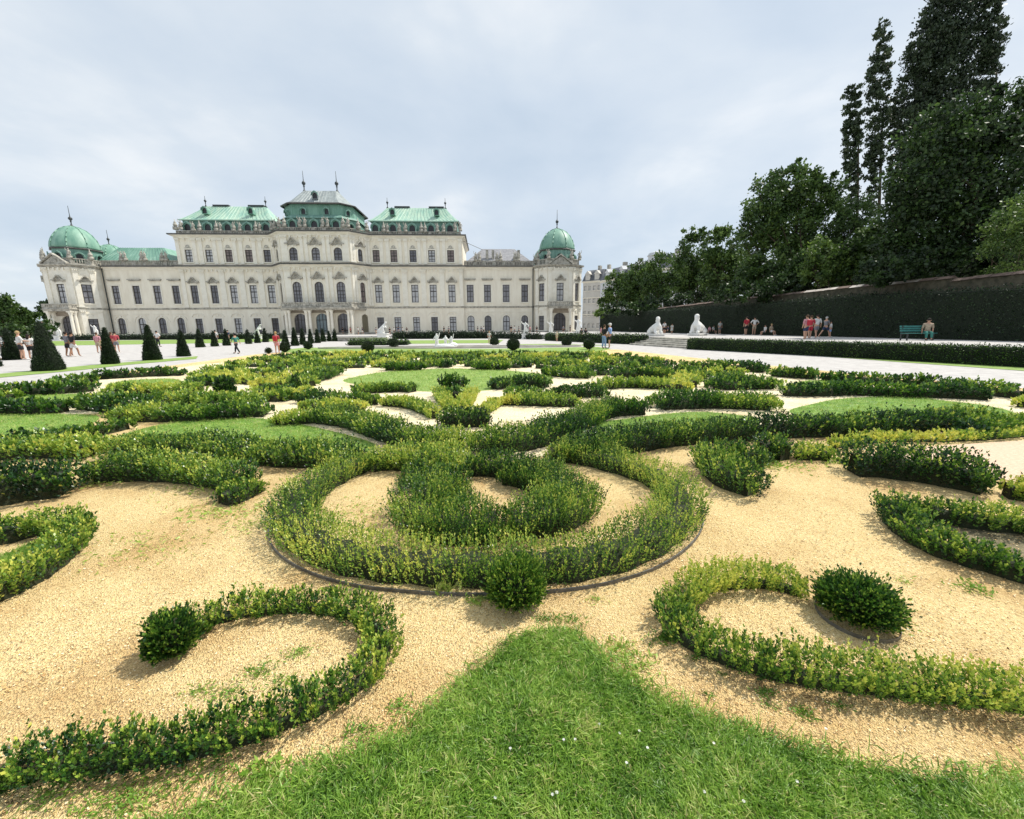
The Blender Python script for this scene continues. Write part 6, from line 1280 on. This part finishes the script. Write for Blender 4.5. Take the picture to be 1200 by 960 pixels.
def group_statue(px, py, top, wpx, label, kind='single'):
    p = G(px, py); dp = depth_at(px, py); d = ray(px, top); h = (CAM+d*(p[1]/d[1]))[2]; w = wpx*dp/F; root = empty('white_statue', (p[0], p[1], 0), 0, label=label, cat='statue'); mm = MT['marble']
    ph = h*0.30; m = MB(); m.box(-w*.36, w*.36, -w*.3, w*.3, 0, ph*0.85); m.box(-w*.42, w*.42, -w*.36, w*.36, ph*0.85, ph); m.box(-w*.44, w*.44, -w*.38, w*.38, 0, ph*0.15); m.build('pedestal', mm, root); H_ = h-ph
    if kind == 'single':
        J = [(0, 0, .48), (0, 0, .62), (.02, 0, .76), (.02, 0, .86), (.03, 0, .95), (.07, 0, .25), (.08, .02, 0.02), (-.07, .03, .25), (-.1, .03, 0.02), (.14, 0, .78), (.26, -.05, .66), (.2, -.12, .55), (-.12, 0, .78), (-.27, 0, .86), (-.3, -.04, 1.0)]
        E = [(0, 1), (1, 2), (2, 3), (3, 4), (0, 5), (5, 6), (0, 7), (7, 8), (2, 9), (9, 10), (10, 11), (2, 12), (12, 13), (13, 14)]; rd = [.10, .085, .10, .04, .065, .07, .05, .07, .05, .045, .035, .03, .045, .035, .03]
        skin('figure', [(a*H_, b*H_, ph+c*H_) for a, b, c in J], E, [r*H_ for r in rd], mm, root, 1)
        m = MB(); m.extr([(-.16*H_, ph), (.20*H_, ph), (.24*H_, ph+.35*H_), (.10*H_, ph+.6*H_), (-.05*H_, ph+.3*H_)], 0.02*H_, .12*H_); m.build('drapery', mm, root)
    else:          # horse tamer: rearing horse with a man beside it
        J = [(-.30, 0, .30), (-.12, 0, .42), (.10, 0, .60), (.22, 0, .78), (.30, 0, .93), (.42, 0, .88), (-.34, .08, .15), (-.26, .08, 0.0), (-.34, -.08, .15), (-.42, -.08, 0.0), (.28, .08, .55), (.40, .08, .62), (.28, -.08, .50), (.42, -.08, .46), (-.42, 0, .28), (-.52, 0, .1)]
        E = [(0, 1), (1, 2), (2, 3), (3, 4), (4, 5), (0, 6), (6, 7), (0, 8), (8, 9), (2, 10), (10, 11), (2, 12), (12, 13), (0, 14), (14, 15)]; rd = [.13, .13, .14, .09, .07, .045, .06, .04, .06, .04, .05, .035, .05, .035, .035, .04]
        if wpx < 0: J = [(-a, b, c) for a, b, c in J]
        W = abs(w); skin('horse', [(a*W*0.9, b*H_, ph+c*H_) for a, b, c in J], E, [r*H_*0.9 for r in rd], mm, root, 1)
        J = [(.1, -.2, .30), (.1, -.2, .46), (.1, -.2, .56), (.1, -.2, .64), (.04, -.2, .14), (.0, -.2, .0), (.18, -.2, .14), (.22, -.2, 0.), (.2, -.2, .5), (.3, -.15, .68), (0, -.2, .5), (-.08, -.2, .38)]
        skin('tamer', [(a*W, b*H_, ph+c*H_) for a, b, c in J], [(0, 1), (1, 2), (2, 3), (0, 4), (4, 5), (0, 6), (6, 7), (1, 8), (8, 9), (1, 10), (10, 11)], [r*H_ for r in (.07, .08, .04, .05, .045, .03, .045, .03, .03, .025, .03, .025)], mm, root, 1)
        m = MB(); m.extr([(-.4*W, ph), (.1*W, ph), (.02*W, ph+.35*H_), (-.2*W, ph+.3*H_)], -.06*H_, .06*H_); m.build('rock', mm, root)
    return root
group_statue(69.5, 399, 380, 9, 'white statue on a pedestal at the left corner of the palace, farther left')
group_statue(113, 397, 380.5, 8, 'white statue between the left corner pavilion and the second pyramid')
group_statue(304, 397.5, 379.5, 11, 'white horse tamer group left of the main entrance', 'horse')
group_statue(449, 396.8, 376.5, 15, 'large white horse tamer group right of the main entrance', 'horse')
group_statue(615.5, 397.5, 376.5, 11, 'white standing statue with raised arm near the right corner pavilion')
group_statue(645, 396, 376, 7, 'slim white statue in front of the right corner pavilion')
group_statue(677, 396, 373, 12, 'white stone vase group at the garden gate right of the palace')
for x, y, t_, lb in ((37, 397, 377, 'dim stone figure among the left trees beside the big pyramid'), (13, 392, 367, 'pale stone figure on the hedge at the far left'), (23, 392, 367, 'second pale stone figure among the left trees')): group_statue(x, y, t_, 7, lb)
# fountain group
fp = G(521, 407.5); fz = empty('fountain_group', (fp[0], fp[1]+0.4, 0), 0, label='white fountain sculpture of playing children in the shallow pond', cat='sculpture')
q = MB(); q.ball((0, 0, 0.1), (1.0, .5, .25), 10, 6); q.ball((.6, .1, .2), (.5, .4, .25), 8, 5); q.build('rock', MT['marble'], fz, True)
for fx, sc_, ar in ((-0.72, 1.15, .3), (0.05, .95, -.2), (0.55, .9, .45)):
    J = [(0, 0, .4), (0, 0, .62), (0, 0, .80), (0, 0, .93), (.07, 0, .2), (.1, 0, .0), (-.08, .05, .2), (-.12, .05, 0), (.14, 0, .68), (.25, -.05, .68+ar), (-.14, 0, .68), (-.28, 0, .5-ar*.4)]
    skin('figure', [(fx+a*sc_, b*sc_, .15+c*sc_) for a, b, c in J], [(0, 1), (1, 2), (2, 3), (0, 4), (4, 5), (0, 6), (6, 7), (1, 8), (8, 9), (1, 10), (10, 11)], [r*sc_ for r in (.13, .14, .05, .10, .07, .05, .07, .05, .05, .04, .05, .04)], MT['marble'], fz, 1)
# low stone wall at the entrance forecourt
fw_ = MB(); a, b = G(396, 400)[:2], G(452, 400.5)[:2]; e = unit(b-a); nn_ = np.array([-e[1], e[0]])
fw_.prism([tuple(a), tuple(b), tuple(b+nn_*.5), tuple(a+nn_*.5)], 0, .45); fw_.prism([tuple(a-nn_*.1), tuple(b-nn_*.1), tuple(b+nn_*.6), tuple(a+nn_*.6)], .45, .55); tag(fw_.build('low_wall', MT['weathered']), 'low brownish stone wall below the entrance visitors', 'wall')
